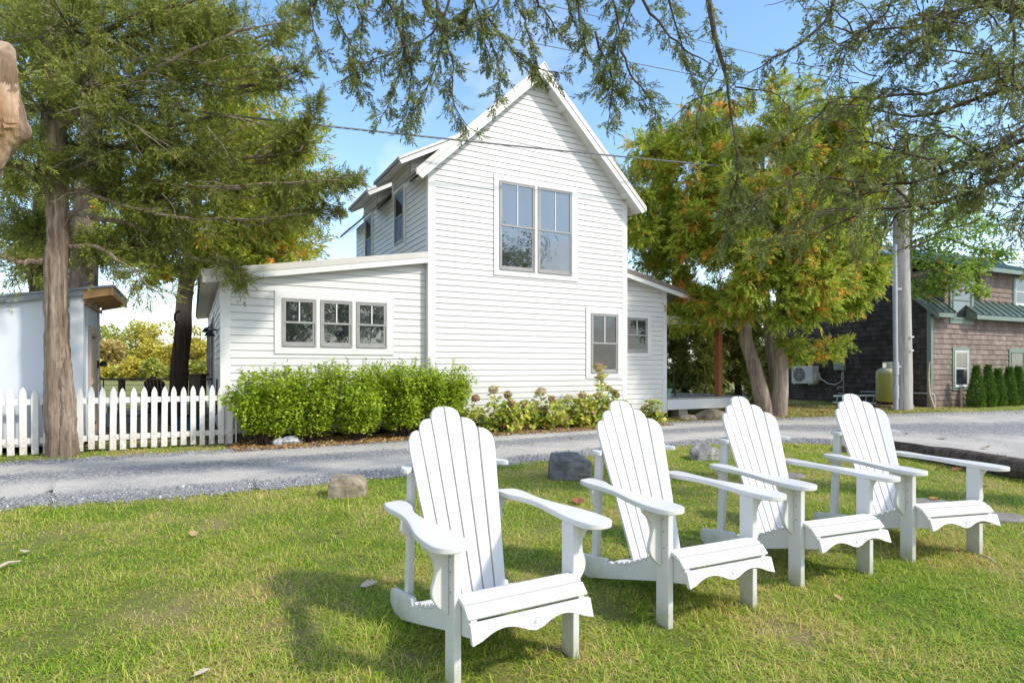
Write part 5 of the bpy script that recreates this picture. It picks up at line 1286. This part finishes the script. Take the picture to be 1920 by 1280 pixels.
# wood across the water: each crown a tree of its own
kk = 0
for row, (yy, vt_, n_) in enumerate(((88, 606, 11), (74, 640, 10), (62, 668, 9))):
    for q in range(n_):
        u_ = 120 + q * (360 / (n_ - 1)) + random.uniform(-12, 12); y_ = yy + random.uniform(-4, 4); top = vt_ + random.uniform(-14, 16) - (14 if 270 < u_ < 330 and row == 0 else 0)
        b0 = P(u_, 690, y_); h_ = EYE + (HZ - top) / FOC * y_; w_ = random.uniform(1.5, 2.4) * y_ / 74
        cm = random.choice((0, 0, 1, 1, 2, 3))
        t = tree('far_tree', (b0.x, y_, 0), ['olive green', 'golden yellow', 'deep green', 'rusty tan'][cm] + ' autumn tree in the wood beyond the deck railing', 'tree', 'far trees beyond the deck, ' + ['olive', 'golden', 'green', 'tan'][cm])
        mb_ = MB(); mb_.tube([(0, 0, -.1), (0, 0, h_ * .8)], [.22, .05], 6); mb_.build('trunk', M['bark_dark'], t)
        lv = Leaves(); cs = [(b0.x + random.uniform(-.6, .6) * w_, y_ + random.uniform(-.6, .6) * w_, h_ * random.uniform(.12, .86)) for _ in range(16)]
        for c in cs:
            r_ = w_ * random.uniform(.35, .6); m__ = 150
            d = unit(rng.normal(size=(m__, 3))) * (rng.random((m__, 1)) ** .35) * r_ * np.array([1, 1, .75]); lv.flat_leaves(np.array(c) + d, d + rng.normal(0, .4, d.shape), .42, .30, .1)
        lv.build('crown', M['far%d' % cm], M['twig'], t); kk += 1

# ------------------------------------------------------------------ overhanging cedar: trunk stands outside the frame on the right
OT = Vector((6.7, 4.5, 0)); t = tree('cedar_tree', OT, 'spreading old cedar whose bare twigged boughs hang across the top of the view')
mb_ = MB(); trunk(mb_, [(6.7, 4.5, -.05), (6.75, 4.55, 1.5), (6.6, 4.7, 3.0), (6.5, 4.9, 4.6), (6.3, 5.2, 6.6)], [.34, .29, .26, .2, .05], 16, .07, 14, .03)
addtrunk(t, mb_, M['bark'])
lv = Leaves(); mb_ = MB()
BIG = []
def big(pts, r0, r1, am=.05):
    p = wiggle(pts, am, 26); n = len(p); mb_.tube([tuple(x) for x in p], [r0 + (r1 - r0) * i / (n - 1) for i in range(n)], 8, cap=False); BIG.append(p)
# boughs above the frame that carry the hanging branches
big([(6.5, 4.8, 4.3), (4.6, 5.2, 5.35), (2.4, 5.4, 5.6), (.4, 5.5, 5.45), (-1.2, 5.6, 5.2), (-2.1, 5.7, 5.0)], .11, .02)
big([(6.55, 4.7, 3.4), (5.4, 5.3, 4.2), (4.2, 5.6, 4.75), (3.0, 5.7, 5.1), (2.0, 5.8, 5.3)], .07, .015)
kwj = dict(k=13, slen=.085, llen=.036, lw=.0105, ang=.9)
def hang(pl, Y, r0=.012, dens_=.040, tl=(.07, .22), spr=5, start=.03, droop=.45, wig=.03):
    Ys = Y if isinstance(Y, (list, tuple)) else [Y] * len(pl)
    limb_foliage(lv, mb_, [P(u_, v_, y_) for (u_, v_), y_ in zip(pl, Ys)], r0, .003, start, dens_, tl, spr, droop, wig, **kwj)
H = [([(560, -50), (590, 20), (600, 90), (612, 110)], 5.6), ([(590, -50), (640, 30), (665, 90), (672, 150), (690, 182)], 5.6), ([(660, -50), (690, 40), (680, 110), (655, 140)], 5.5), ([(700, -50), (735, 30), (760, 100), (735, 170), (712, 225)], 5.5),
     ([(752, -50), (756, 60), (770, 130), (760, 190), (765, 235)], 5.5), ([(810, -50), (835, 70), (815, 150), (775, 215), (768, 245)], 5.45), ([(835, 60), (850, 130), (850, 190), (880, 240)], 5.45), ([(870, -50), (905, 60), (935, 110), (925, 180), (930, 190)], 5.5),
     ([(905, 20), (960, 100), (985, 122), (1040, 135), (1058, 140)], 5.5), ([(960, -50), (980, 30), (1000, 90), (1010, 140)], 5.5), ([(780, -50), (800, 20), (900, 60), (920, 120)], 5.6), ([(840, 0), (810, 60), (700, 110), (645, 150)], 5.5),
     ([(1080, -50), (1095, 40), (1105, 100), (1140, 150), (1180, 175), (1208, 190)], 5.45), ([(1110, 60), (1130, 130), (1145, 190), (1140, 235)], 5.45), ([(1150, -50), (1165, 60), (1160, 120), (1110, 170)], 5.45), ([(1165, 100), (1190, 150), (1225, 190), (1232, 235)], 5.4), ([(1200, -40), (1170, 40), (1150, 90)], 5.5),
     ([(1040, -40), (1070, 20), (1085, 70)], 5.5), ([(900, -40), (880, 10), (860, 50)], 5.5), ([(1240, -40), (1255, 30), (1280, 90), (1300, 150)], 5.4), ([(690, -40), (720, -5), (770, 30)], 5.5), ([(620, -40), (600, -10), (575, 20)], 5.6), ([(960, -30), (930, 20), (870, 60)], 5.5), ([(1000, -30), (1030, 30), (1060, 80)], 5.5)]
for pl, Y in H: hang(pl, Y)
hang([(1325, -60), (1345, 70), (1362, 130), (1374, 200), (1381, 290)], 5.2, .032, .06, (.06, .18), 4, .12)
hang([(1381, 280), (1382, 320), (1365, 400), (1360, 460)], 5.2, .012, .03, (.08, .20), 5)
hang([(1200, -10), (1245, 40), (1290, 85), (1345, 125)], 5.3, .014, .08)
hang([(1580, -40), (1540, 40), (1490, 90), (1420, 130), (1385, 150)], 5.1, .018, .06)
hang([(1345, 130), (1320, 170), (1310, 260)], 5.25, .008, .08); hang([(1350, 170), (1300, 190), (1262, 220)], 5.25, .007, .08); hang([(1380, 160), (1430, 170), (1480, 200)], 5.2, .008, .06)
hang([(1365, 320), (1400, 360), (1440, 420)], 5.2, .008, .04, (.08, .2), 5)
RB = [([(2080, 60), (1900, 120), (1760, 160), (1640, 185), (1530, 190)], 5.3, .030), ([(2080, 200), (1930, 170), (1840, 190), (1700, 215), (1560, 195)], 5.2, .032), ([(2080, 260), (1940, 250), (1850, 300), (1760, 330), (1620, 335), (1500, 325)], 5.1, .034),
      ([(2080, 300), (1930, 290), (1850, 350), (1740, 390), (1620, 400), (1500, 400)], 5.0, .034), ([(2080, 10), (1880, 20), (1740, 50), (1640, 60), (1560, 90)], 5.3, .026), ([(2000, -60), (1860, -20), (1760, 60), (1690, 110)], 5.2, .022), ([(2000, 330), (1930, 380), (1900, 430), (1915, 460)], 4.8, .018),
      ([(2080, 150), (1960, 210), (1900, 260), (1830, 330), (1790, 370)], 4.9, .022), ([(1800, -60), (1770, 20), (1700, 90), (1650, 150)], 5.3, .016), ([(1700, -60), (1660, 10), (1600, 60), (1570, 130)], 5.2, .015), ([(1900, -60), (1880, 60), (1890, 160), (1870, 240)], 4.9, .016), ([(2080, 380), (1980, 330), (1900, 320), (1840, 300)], 4.8, .02),
      ([(1760, 330), (1700, 300), (1640, 270), (1590, 270)], 5.1, .012), ([(1740, 390), (1680, 360), (1600, 365), (1540, 350)], 5.0, .012), ([(1850, 300), (1800, 260), (1740, 250), (1680, 260)], 5.1, .012), ([(1930, 180), (1850, 100), (1780, 90), (1700, 100)], 5.2, .014),
      ([(1620, 400), (1540, 440), (1480, 450)], 5.0, .01), ([(1700, 400), (1650, 440), (1600, 450)], 5.0, .01), ([(1560, 190), (1500, 230), (1440, 290)], 5.2, .01), ([(1500, 320), (1440, 350), (1400, 410)], 5.1, .01), ([(1500, 400), (1450, 430), (1410, 470)], 5.0, .01)]
for pl, Y, r_ in RB: hang(pl, Y, r_, .036, (.10, .34), 4, .1, .25, .05)
def join(p, r_):
    best = min((tuple(q) for arr in BIG for q in arr), key=lambda q: (Vector(q) - p).length)
    q = Vector(best); m_ = (p + q) / 2 + Vector((0, 0, .12)); mb_.tube([q, m_, p], [r_ * 1.15, r_ * 1.08, r_], 6, cap=False)
for pl, Y, r_ in RB:
    st_ = P(*pl[0], Y)
    if pl[0][0] >= 1990:
        tr_ = Vector((6.58, 4.74, max(1.8, st_.z - .45))); mb_.tube([tr_, tr_ + (st_ - tr_) * .5 + Vector((0, 0, -.06)), st_], [r_ * 1.7, r_ * 1.3, r_], 7, cap=False)
    elif pl[0][1] < 0: join(st_, r_)
for pl, Y in H:
    if pl[0][1] < 0: join(P(*pl[0], Y), .012)
for u_, v_, y_, r_ in ((1325, -60, 5.2, .032), (1200, -10, 5.3, .014), (1580, -40, 5.1, .018)): join(P(u_, v_, y_), r_)
for pl, Y, r_ in RB[:12]:
    for q in range(3):   # bare side twigs
        i = random.randrange(1, len(pl) - 1); a = P(*pl[i], Y); e = a + Vector((random.uniform(-.5, .1), random.uniform(-.3, .3), random.uniform(-.35, .3)))
        limb_foliage(lv, mb_, [a, (a + e) / 2 + Vector((0, 0, .04)), e], .008, .002, .3, .05, (.08, .22), 4, .3, .03, **kwj)
for q in range(90):
    a = P(random.uniform(1540, 1960), random.uniform(-10, 420), random.uniform(4.7, 5.4)); e = a + Vector((random.uniform(-.75, .15), random.uniform(-.25, .25), random.uniform(-.38, .22)))
    pp = wiggle([a, (a + e) / 2 + Vector((0, 0, .05)), e], .05, 10); mb_.tube([tuple(x) for x in pp], [.0065 - .0005 * i for i in range(len(pp))], 4, cap=False)
    if q % 2: lv.sprays(pp[3:], unit(np.gradient(pp, axis=0))[3:], droop=.3, **kwj)
kwb = dict(k=9, slen=.14, llen=.06, lw=.018)
addbranches(t, mb_, M['twig'])
lv.build('crown', M['juniper_grey'], M['twig'], t)

# broken limb stub at the left edge, on a dead trunk outside the frame
t = tree('dead_tree', (-2.75, 2.2, 0), 'pale broken limb stub jutting in at the left edge, splintered and tan inside')
mb_ = MB(); trunk(mb_, [(-2.75, 2.2, -.05), (-2.72, 2.2, 1.2), (-2.7, 2.22, 2.6), (-2.6, 2.3, 3.3)], [.2, .17, .15, .10], 14, .08, 14, .02); addtrunk(t, mb_, M['bark_grey'])
ol = [(-430, 150), (-200, 110), (-60, 72), (5, 80), (20, 84), (29, 108), (33, 150), (40, 195), (49, 230), (57, 249), (50, 262), (30, 281), (8, 312), (-8, 340), (-60, 372), (-200, 360), (-430, 300)]
bm = bmesh.new(); rr = random.Random(4); n_ = len(ol); lay = []
for dy, sc_ in ((-.055, .55), (-.03, .86), (0, 1.0), (.06, .97), (.10, .7)):
    ring = []
    for u_, v_ in ol:
        c0 = 225.0; uu = u_ if u_ < -50 else -50 + (u_ + 50) * (sc_ if dy < 0 else 1); q = P(uu, c0 + (v_ - c0) * sc_, 2.2 + dy + rr.uniform(-.006, .006)); ring.append(bm.verts.new(q))
    lay.append(ring)
for a_, b_ in zip(lay, lay[1:]):
    for k in range(n_):
        f_ = bm.faces.new((a_[k], a_[(k + 1) % n_], b_[(k + 1) % n_], b_[k]))
f_ = bm.faces.new(lay[0]); bm.faces.new(lay[-1][::-1]); bmesh.ops.triangulate(bm, faces=[x for x in bm.faces if len(x.verts) > 4])
bmesh.ops.subdivide_edges(bm, edges=bm.edges[:], cuts=6, use_grid_fill=True, smooth=.4)
from mathutils import noise as mn2
for v in bm.verts: q = Vector((v.co.x * 22, v.co.y * 22, v.co.z * 9)); v.co += Vector(mn2.noise_vector(q)) * .010 + Vector(mn2.noise_vector(q * 2.7)) * .005
bmesh.ops.recalc_face_normals(bm, faces=bm.faces)
for f_ in bm.faces:
    c = f_.calc_center_median(); vv_ = HZ - (c.z - EYE) / c.y * FOC; uu = 960 + c.x / c.y * FOC
    f_.material_index = 1 if (vv_ > 165 + mn2.noise(c * 30) * 26 and vv_ < 318 - uu * 1.0 and c.y < 2.2 and uu < 36) else 0
me = bpy.data.meshes.new('broken_limb'); bm.to_mesh(me); bm.free()
M['stubgrey'] = bark('bleached_limb', [(.26, .17, .11), (.46, .34, .25), (.60, .49, .40)], 6, .02)
me.materials.append(M['stubgrey']); me.materials.append(M['wood_end']); me.transform(Matrix.Translation(-Vector(t.location)))
o = bpy.data.objects.new('broken_limb', me); link(o, t)

# ------------------------------------------------------------------ shrubs, hydrangeas, bed
M['mulch'] = basic('red_brown_mulch', [(.10, .05, .03), (.19, .095, .055), (.26, .15, .09)], 9, .95, .8, 30, bdist=.03)
bd = MB(); pts = []
us = np.linspace(-3.55, 5.2, 60)
fr = [(u_, -1.15 + .12 * math.sin(u_ * 2.1) + random.uniform(-.05, .05)) for u_ in us]
bd.poly([HW(u_, v_, .005) for u_, v_ in fr] + [HW(5.2, .4, .005), HW(-3.55, .4, .005)]); tag(bd.build('planting_bed', M['mulch']), kind='structure')
SHN = ['lime green leafy shrub beside the end of the picket fence', 'lime green leafy shrub under the left pane of the triple window', 'lime green leafy shrub under the middle pane of the triple window', 'lime green leafy shrub under the right pane of the triple window', 'lime green leafy shrub at the corner of the tall gable wall']
for k, u_ in enumerate((-3.02, -2.30, -1.52, -.72, .02)):
    v_ = -.62 + .06 * (k % 2); b0 = HW(u_, v_); t = tag(empty('leafy_shrub', b0), SHN[k], 'shrub', 'lime green shrubs in front of the left wing')
    lv = Leaves(); st = MB(); hh = [1.12, 1.16, 1.18, 1.20, 1.18][k]
    for q in range(44):
        a = random.uniform(0, 6.28); s0 = Vector((math.cos(a), math.sin(a), 0)) * random.uniform(.02, .13); rr_ = random.uniform(.12, .66); z_ = hh * random.choice((1, 1, .85, .7, .5)) * random.uniform(.78, 1.1)
        e = Vector((0, 0, z_)) + DU * (math.cos(a) * rr_) + DV * (math.sin(a) * rr_ * .7); pl = [b0 + s0, b0 + s0 * 2 + Vector((0, 0, z_ * .4)) + (e - s0) * .25, b0 + e]
        st.tube([Vector(p) - b0 for p in pl], [.009, .006, .003], 5, cap=False)
        p, d, f = poly_sample(wiggle(pl, .03, 10), .02); kk_ = (f > .22); p, d = p[kk_], d[kk_]
        for rep in range(4):
            td = unit(perp(d) + d * .35 + np.array([0, 0, .05])); L = rng.uniform(.03, .15, len(p))[:, None]; e2 = p + td * L
            if rep == 0: lv.twigs(p, e2, .002, .001)
            n_ = len(p)
            for j in range(2): lv.flat_leaves(e2 + rng.normal(0, .02, (n_, 3)), td + rng.normal(0, .45, (n_, 3)) + np.array([0, 0, -.15]), .056, .040, .12)
    for q in range(6):   # leggy shoots at the top
        a = random.uniform(0, 6.28); pl = [b0 + Vector((math.cos(a) * .25, math.sin(a) * .2, hh * .8)), b0 + Vector((math.cos(a) * .36, math.sin(a) * .3, hh * 1.0)), b0 + Vector((math.cos(a) * .42, math.sin(a) * .35, hh * random.uniform(1.08, 1.22)))]
        st.tube([Vector(p) - b0 for p in pl], [.004, .003, .002], 4, cap=False); p, d, f = poly_sample(pl, .035)
        for j in range(3): lv.flat_leaves(p, perp(d) + d * .4, .05, .028, .12)
    st.build('stems', M['bark_dark'], t); lv.build('foliage', M['shrub'], M['twig'], t)

M['fl_cream'] = leafmat('cream_green_flower', [(.42, .42, .14), (.60, .56, .25), (.72, .66, .38)], (.42, .24, .12), .68, .3, 9)
M['fl_pink'] = leafmat('faded_pink_brown_flower', [(.36, .20, .12), (.52, .34, .20), (.62, .48, .32)], None, trans=.25, nscale=9)
M['fl_tan'] = leafmat('tan_dried_flower', [(.40, .31, .14), (.58, .47, .25), (.68, .58, .36)], (.34, .16, .10), .62, .25, 9)
FL_ = [(872, 723, 't', .085), (925, 730, 't', .085), (952, 739, 'p', .075), (959, 756, 'p', .075), (1014, 734, 't', .10), (1066, 746, 'c', .085), (1034, 747, 'p', .06), (1050, 765, 'c', .11), (1077, 767, 'c', .11), (1016, 769, 'p', .10), (944, 782, 't', .085), (1092, 741, 't', .08), (1123, 689, 't', .095), (1126, 706, 'c', .08), (1141, 728, 'c', .07), (1151, 734, 't', .055), (1157, 741, 't', .055), (1114, 756, 't', .10), (1109, 772, 'p', .09), (1123, 743, 'c', .09), (892, 746, 'p', .07), (824, 757, 'c', .07), (862, 743, 'c', .075), (985, 760, 'p', .06), (892, 779, 't', .06), (1060, 782, 't', .09), (1222, 753, 'c', .065), (1208, 763, 'c', .055), (1231, 775, 'c', .055), (970, 790, 'p', .07), (1082, 752, 'c', .06), (846, 768, 'c', .05)]
HB = [(.52, -.62, [0, 20, 21, 22, 24, 31]), (1.25, -.68, [1, 2, 3, 10, 29]), (2.15, -.66, [4, 6, 9, 23]), (2.95, -.66, [5, 7, 8, 25, 30]), (3.75, -.66, [11, 12, 13, 14, 15, 16, 17, 18, 19]), (5.25, -.45, [26, 27, 28])]
HL = ['tall sparse hydrangea with tan heads at the end of the lime shrubs', 'hydrangea with pinkish brown heads under the blank gable wall', 'hydrangea with one big tan head above faded pink ones', 'hydrangea with large cream green heads in the middle of the bed', 'tallest hydrangea, its top head in front of the lower window', 'small hydrangea with yellow heads before the right wing']
FLp = {}
for k, (u_, v_, fl_) in enumerate(HB):
    b0 = HW(u_, v_); t = tag(empty('hydrangea', b0), HL[k], 'shrub', 'hydrangeas along the gable wall')
    lv = Leaves(); st = MB(); dpl = -b0.dot(DV)
    def ray_plane(px_, py_, V):
        r_ = Vector(((px_ - 960) / FOC, 1, (HZ - py_) / FOC)); o_ = Vector((0, 0, EYE)); return o_ + r_ * ((HO + DV * V - o_).dot(DV) / r_.dot(DV))
    heads = []
    for i in fl_:
        fu, fv, ft, fr_ = FL_[i]; fr_ *= 1.12; c = ray_plane(fu, fv, v_ + random.uniform(-.16, .16)); heads.append(c)
        st.tube([Vector((random.uniform(-.08, .08), random.uniform(-.05, .05), 0)), (c - b0) * .55 + Vector((0, 0, .08)), c - b0 - Vector((0, 0, fr_ * .5))], [.007, .005, .004], 5, cap=False)
        n_ = 330; d = unit(rng.normal(size=(n_, 3))); f = Leaves(); p = np.array(c) + d * fr_ * rng.uniform(.62, 1, (n_, 1)) * np.array([1, 1, .85]); f.flat_leaves(p, unit(perp(d) + d * .25), .032, .030, .1)
        vv, ff, mi_ = f.arrays(); np_mesh('flower_head', vv - np.array(b0), ff, M['fl_' + {'c': 'cream', 'p': 'pink', 't': 'tan'}[ft]], t)
    extra = [b0 + Vector((random.uniform(-.5, .5) * (.45 if k == 5 else 1), random.uniform(-.22, .22), random.uniform(.12, .60))) for _ in range(9 if k in (0, 5) else 26)]
    tall = [c for c in heads]
    for e in extra + tall:
        pl = [b0 + Vector((random.uniform(-.1, .1), 0, 0)), b0 + (e - b0) * .6 + Vector((0, 0, .06)), e]
        if e in extra: st.tube([Vector(p) - b0 for p in pl], [.006, .005, .003], 5, cap=False)
        p, d, f = poly_sample(pl, .075); kk_ = f > .3; p, d = p[kk_], d[kk_]
        for j in range(5 if k != 0 else 3):
            td = unit(perp(d) + d * .25); n_ = len(p); lv.flat_leaves(p + td * .03 + rng.normal(0, .025, (n_, 3)), td + np.array([0, 0, -.3]), .118, .088, .18)
    st.build('stems', M['bark_dark'], t); lv.build('foliage', M['hyd_leaf'], M['twig'], t)
hk = HW(.42, -.5); o = MB().tube([hk, hk + Vector((0, 0, 1.05)), hk + Vector((.03, 0, 1.10)), hk + Vector((.07, 0, 1.10)), hk + Vector((.09, 0, 1.04))], .008, 6)
tag(o.build('shepherd_hook', M['black']), 'thin black shepherd hook between the lime shrubs and the hydrangeas', 'hook')

# porch things: pot plant and a dark metal stand
M['teal'] = rockmat('teal_glazed_pot', [(.10, .26, .24), (.20, .40, .36), (.36, .50, .46)], 9)
pt = empty('plant_pot', HW(6.68, .60, .497)); tag(pt, 'teal spotted flower pot with a small plant on the porch corner', 'plant pot')
mb_ = MB(); mb_.lathe([(.0, .0), (.10, .0), (.125, .10), (.145, .22), (.155, .235), (.135, .235), (.12, .18), (0, .17)], 20); mb_.build('pot', M['teal'], pt, smooth=True)
for q in range(7): a = q * .9; MB().tube([(math.cos(a) * .136, math.sin(a) * .136, .13), (math.cos(a) * .142, math.sin(a) * .142, .131)], .022, 8).build('spot', M['black'], pt)
n_ = 160; d = unit(rng.normal(size=(n_, 3)) + np.array([0, 0, .8])); lv = Leaves(); lv.flat_leaves(np.array(pt.location) + np.array([0, 0, .22]) + d * rng.uniform(.03, .22, (n_, 1)), d, .06, .03); lv.build('plant', M['little_arbor'], M['twig'], pt)
sd = empty('metal_stand', HW(7.0, 1.0, .497), HA); tag(sd, 'folding dark metal stand leaning beside the teal pot on the porch', 'stand')
M['dkmetal'] = basic('dark_green_metal', [(.03, .04, .035), (.07, .085, .075)], 9, .5)
for a, b__ in (((-.25, 0, .78), (.30, .02, .86)), ((.28, .02, .86), (.46, .10, .0)), ((-.15, 0, .80), (-.02, .12, .42)), ((.30, .3, .86), (.48, .4, .0))): MB().bar(a, b__, .03, .03).build('bar', M['dkmetal'], sd)
MB().bar((-.1, .1, .03), (.5, .2, .10), .10, .03).build('foot', M['dkmetal'], sd)

# ------------------------------------------------------------------ trees on the shore behind the camera (seen only in the window panes)
for k, (x_, y_, h_, w_) in enumerate([(9.5, -8.5, 6.5, 2.6), (15.5, -11, 9, 3.4), (22, -2.5, 10, 3.2), (30, -8, 12, 4.0)]):
    t = tree('shore_tree', (x_, y_, 0), ['dark tree mirrored in the left panes of the triple window', 'dark tree mirrored in the right upper window', 'small dark tree mirrored low in the right upper window', 'tall dark tree farthest off on the shore behind the viewer'][k])
    mb_ = MB(); trunk(mb_, [(x_, y_, -.1), (x_ + .3, y_, h_ * .9)], [.3, .06], 10); addtrunk(t, mb_, M['bark_dark'])
    lv = Leaves()
    for q in range(18):
        r_ = w_ * random.uniform(.3, .55); m__ = 130; c = np.array([x_ + random.uniform(-.7, .7) * w_, y_ + random.uniform(-.7, .7) * w_, h_ * random.uniform(.25, .95)])
        d = unit(rng.normal(size=(m__, 3))) * (rng.random((m__, 1)) ** .4) * r_; lv.flat_leaves(c + d, d + rng.normal(0, .4, d.shape), .34, .2, .1)
    lv.build('crown', M['juniper'], M['twig'], t)

# ------------------------------------------------------------------ grass, fallen leaves, litter
for k_ in (10, 20): pass
g1 = grass(lawn_region, (-9, 9), (1.7, 11), 2600000, lambda p: np.clip(.85 * (3.2 / p[:, 1]) ** 1.3, .06, .95) * .72, .78, .82)
hx = np.array(HO)[:2]; du2 = np.array(DU)[:2]; dv2 = np.array(DV)[:2]
ROADN = np.array(ROADP)
def verge(p):
    q = p - hx; U, V = q @ du2, q @ dv2
    k = ~inpoly(p + rng.normal(0, .05, p.shape), ROADP) & ~inpoly(p, nearpoly) & (p[:, 1] > 4) & (np.abs(p[:, 0]) < p[:, 1] * .9 + 1)
    bed = (U > -3.6) & (U < 5.2) & (V > -1.12 + .12 * np.sin(U * 2.1)) & (V < .5)
    k &= ~(bed & (rng.random(len(p)) < .95)); k &= ~((U > -3.6) & (U < 9.2) & (V > .2) & (V < 9)); k &= ~((U < -3.4) & (V > .12))
    k &= (V < 3.5) | (U > 9)
    q2 = p - np.array(BO)[:2]; Ub, Vb = q2 @ np.array(BDU)[:2], q2 @ np.array(BDV)[:2]; k &= ~((Vb > -.05) & (Ub > -.05))
    for x, y, r_ in CLEAR: k &= (p[:, 0] - x) ** 2 + (p[:, 1] - y) ** 2 > r_ * r_
    return k
g2 = grass(verge, (-12, 22), (6.5, 24), 900000, lambda p: np.clip(.5 * (9 / p[:, 1]) ** 1.4, .04, .6), .8)
gv = np.concatenate([g1, g2]); n_ = len(gv); print('grass blades', n_)
fq = (np.array([[0, 1, 2, 3], [3, 2, 4, 5]])[None] + (np.arange(n_) * 6)[:, None, None]).reshape(-1, 4)
tag(np_mesh('lawn_grass', gv.reshape(-1, 3), fq, M['grass']), 'short patchy lawn grass, green with straw coloured spots', 'grass', kind='stuff')

def leafshape(L, w, curl=.25):
    b = MB(); top = [(0, -.5), (.28, -.32), (.46, -.06), (.34, .08), (.42, .24), (.18, .30), (0, .55)]; ol = top + [(-x, y) for x, y in top[-2:0:-1]]
    c = len(b.v); b.v.append((0, 0, .004)); b.v += [(x * w, y * L, .006 + curl * (abs(x) * w) ** 1.0 + .12 * L * (y ** 2)) for x, y in ol]; n__ = len(ol)
    for i in range(n__): b.f.append([c, c + 1 + i, c + 1 + (i + 1) % n__]); b.m.append(0)
    return b
LC = {'rust': basic('rust_leaf', [(.20, .06, .03), (.34, .12, .05)], 30, .7), 'tan': basic('tan_leaf', [(.36, .22, .11), (.50, .34, .19)], 30, .7), 'orange': basic('orange_leaf', [(.42, .16, .03), (.55, .27, .06)], 30, .7), 'pale': basic('pale_leaf', [(.42, .34, .26), (.55, .47, .37)], 30, .7)}
FALL = [(1083, 945, 'rust', .16, 'large rust brown leaf on the lawn between the first two chairs'), (1752, 940, 'orange', .11, 'curled orange leaf on the stepping stone by the farthest chair'), (692, 1105, 'pale', .10, 'pale curled leaf on the lawn left of the nearest chair'), (425, 936, 'orange', .09, 'orange leaf at the edge of the drive left of the tan fieldstone'), (362, 1008, 'tan', .09, 'tan leaf in the grass left of the nearest chair, halfway to the drive'), (378, 1275, 'pale', .07, 'pale leaf at the bottom edge of the lawn'), (1496, 838, 'tan', .13, 'tan leaf on the grass behind the third chair by the drive'), (1842, 918, 'tan', .12, 'tan leaf on the grass just before the old timber'), (1866, 990, 'tan', .09, 'tan leaf in the lawn below the farthest chair'), (1072, 825, 'orange', .14, 'orange leaf on the drive behind the second chair'), (1768, 824, 'rust', .16, 'rust leaf on the gravel beyond the old timber'), (1850, 842, 'tan', .16, 'tan leaf on the gravel, nearer the right edge'), (1700, 815, 'rust', .14, 'small rust leaf on the gravel right of the fourth chair back'), (45, 1042, 'pale', .08, 'pale leaf near the left edge of the lawn'), (1765, 880, 'rust', .14, 'rust leaf against the old timber'), (1795, 884, 'rust', .14, 'second rust leaf lying against the old timber'), (640, 1000, 'tan', .07, 'tan leaf below the tan fieldstone'), (1570, 1130, 'tan', .06, 'tan leaf in the lawn before the third chair')]
for k, (u_, v_, c_, s_, lab) in enumerate(FALL):
    o = leafshape(s_, s_ * .85).build('fallen_leaf', LC[c_]); g = G(u_, v_); o.location = (g.x, g.y, .025); o.rotation_euler = (random.uniform(-.3, .3), random.uniform(-.3, .3), random.uniform(0, 6.3)); tag(o, lab, 'leaf', 'fallen leaves')
for (a_, b_, r_, lab) in (((0, 1075), (38, 1060), .010, 'bare broken twig on the lawn at the left edge'), ((1845, 1050), (1868, 1064), .006, 'thin pale twig on the lawn near the farthest chair')):
    p_, q_ = G(*a_), G(*b_); p_.z = q_.z = .03; p_.x -= .03
    tag(MB().tube([p_, (p_ + q_) / 2 + Vector((0, 0, .015)), q_], [r_, r_, r_ * .6], 6).build('twig', LC['pale']), lab, 'twig')
# leaf litter: on the bed, under the arborvitae and along the verge
pts = []
a = rng.random((26000, 2)); U = -3.5 + a[:, 0] * 8.7; V = -1.25 + a[:, 1] * 1.3; q = hx + U[:, None] * du2 + V[:, None] * dv2; pts.append(q[rng.random(len(q)) < .35])
q = np.stack([rng.uniform(2.5, 14, 22000), rng.uniform(13.5, 20.5, 22000)], 1); dd = np.abs(np.hypot(q[:, 0] - 7.2, (q[:, 1] - 16.2) * 1.1)); q = q[(rng.random(len(q)) < np.clip(1.25 - dd / 5, .03, .5)) & verge(q)]; pts.append(q)
pts = np.concatenate(pts); n_ = len(pts); a = rng.random(n_) * 6.28; ax = np.stack([np.cos(a), np.sin(a), rng.uniform(-.2, .35, n_)], 1)
lv = Leaves(); lv.flat_leaves(np.concatenate([pts, rng.uniform(.01, .03, (n_, 1))], 1), ax, .055, .035, .15)
v, f, mi_ = lv.arrays(); M['litter'] = leafmat('leaf_litter', [(.14, .07, .035), (.26, .13, .06), (.40, .24, .09), (.46, .36, .14)], None, trans=.1, nscale=3)
tag(np_mesh('leaf_litter', v, f, M['litter']), 'brown and orange leaf litter along the house bed and under the trees', 'leaf litter', kind='stuff')
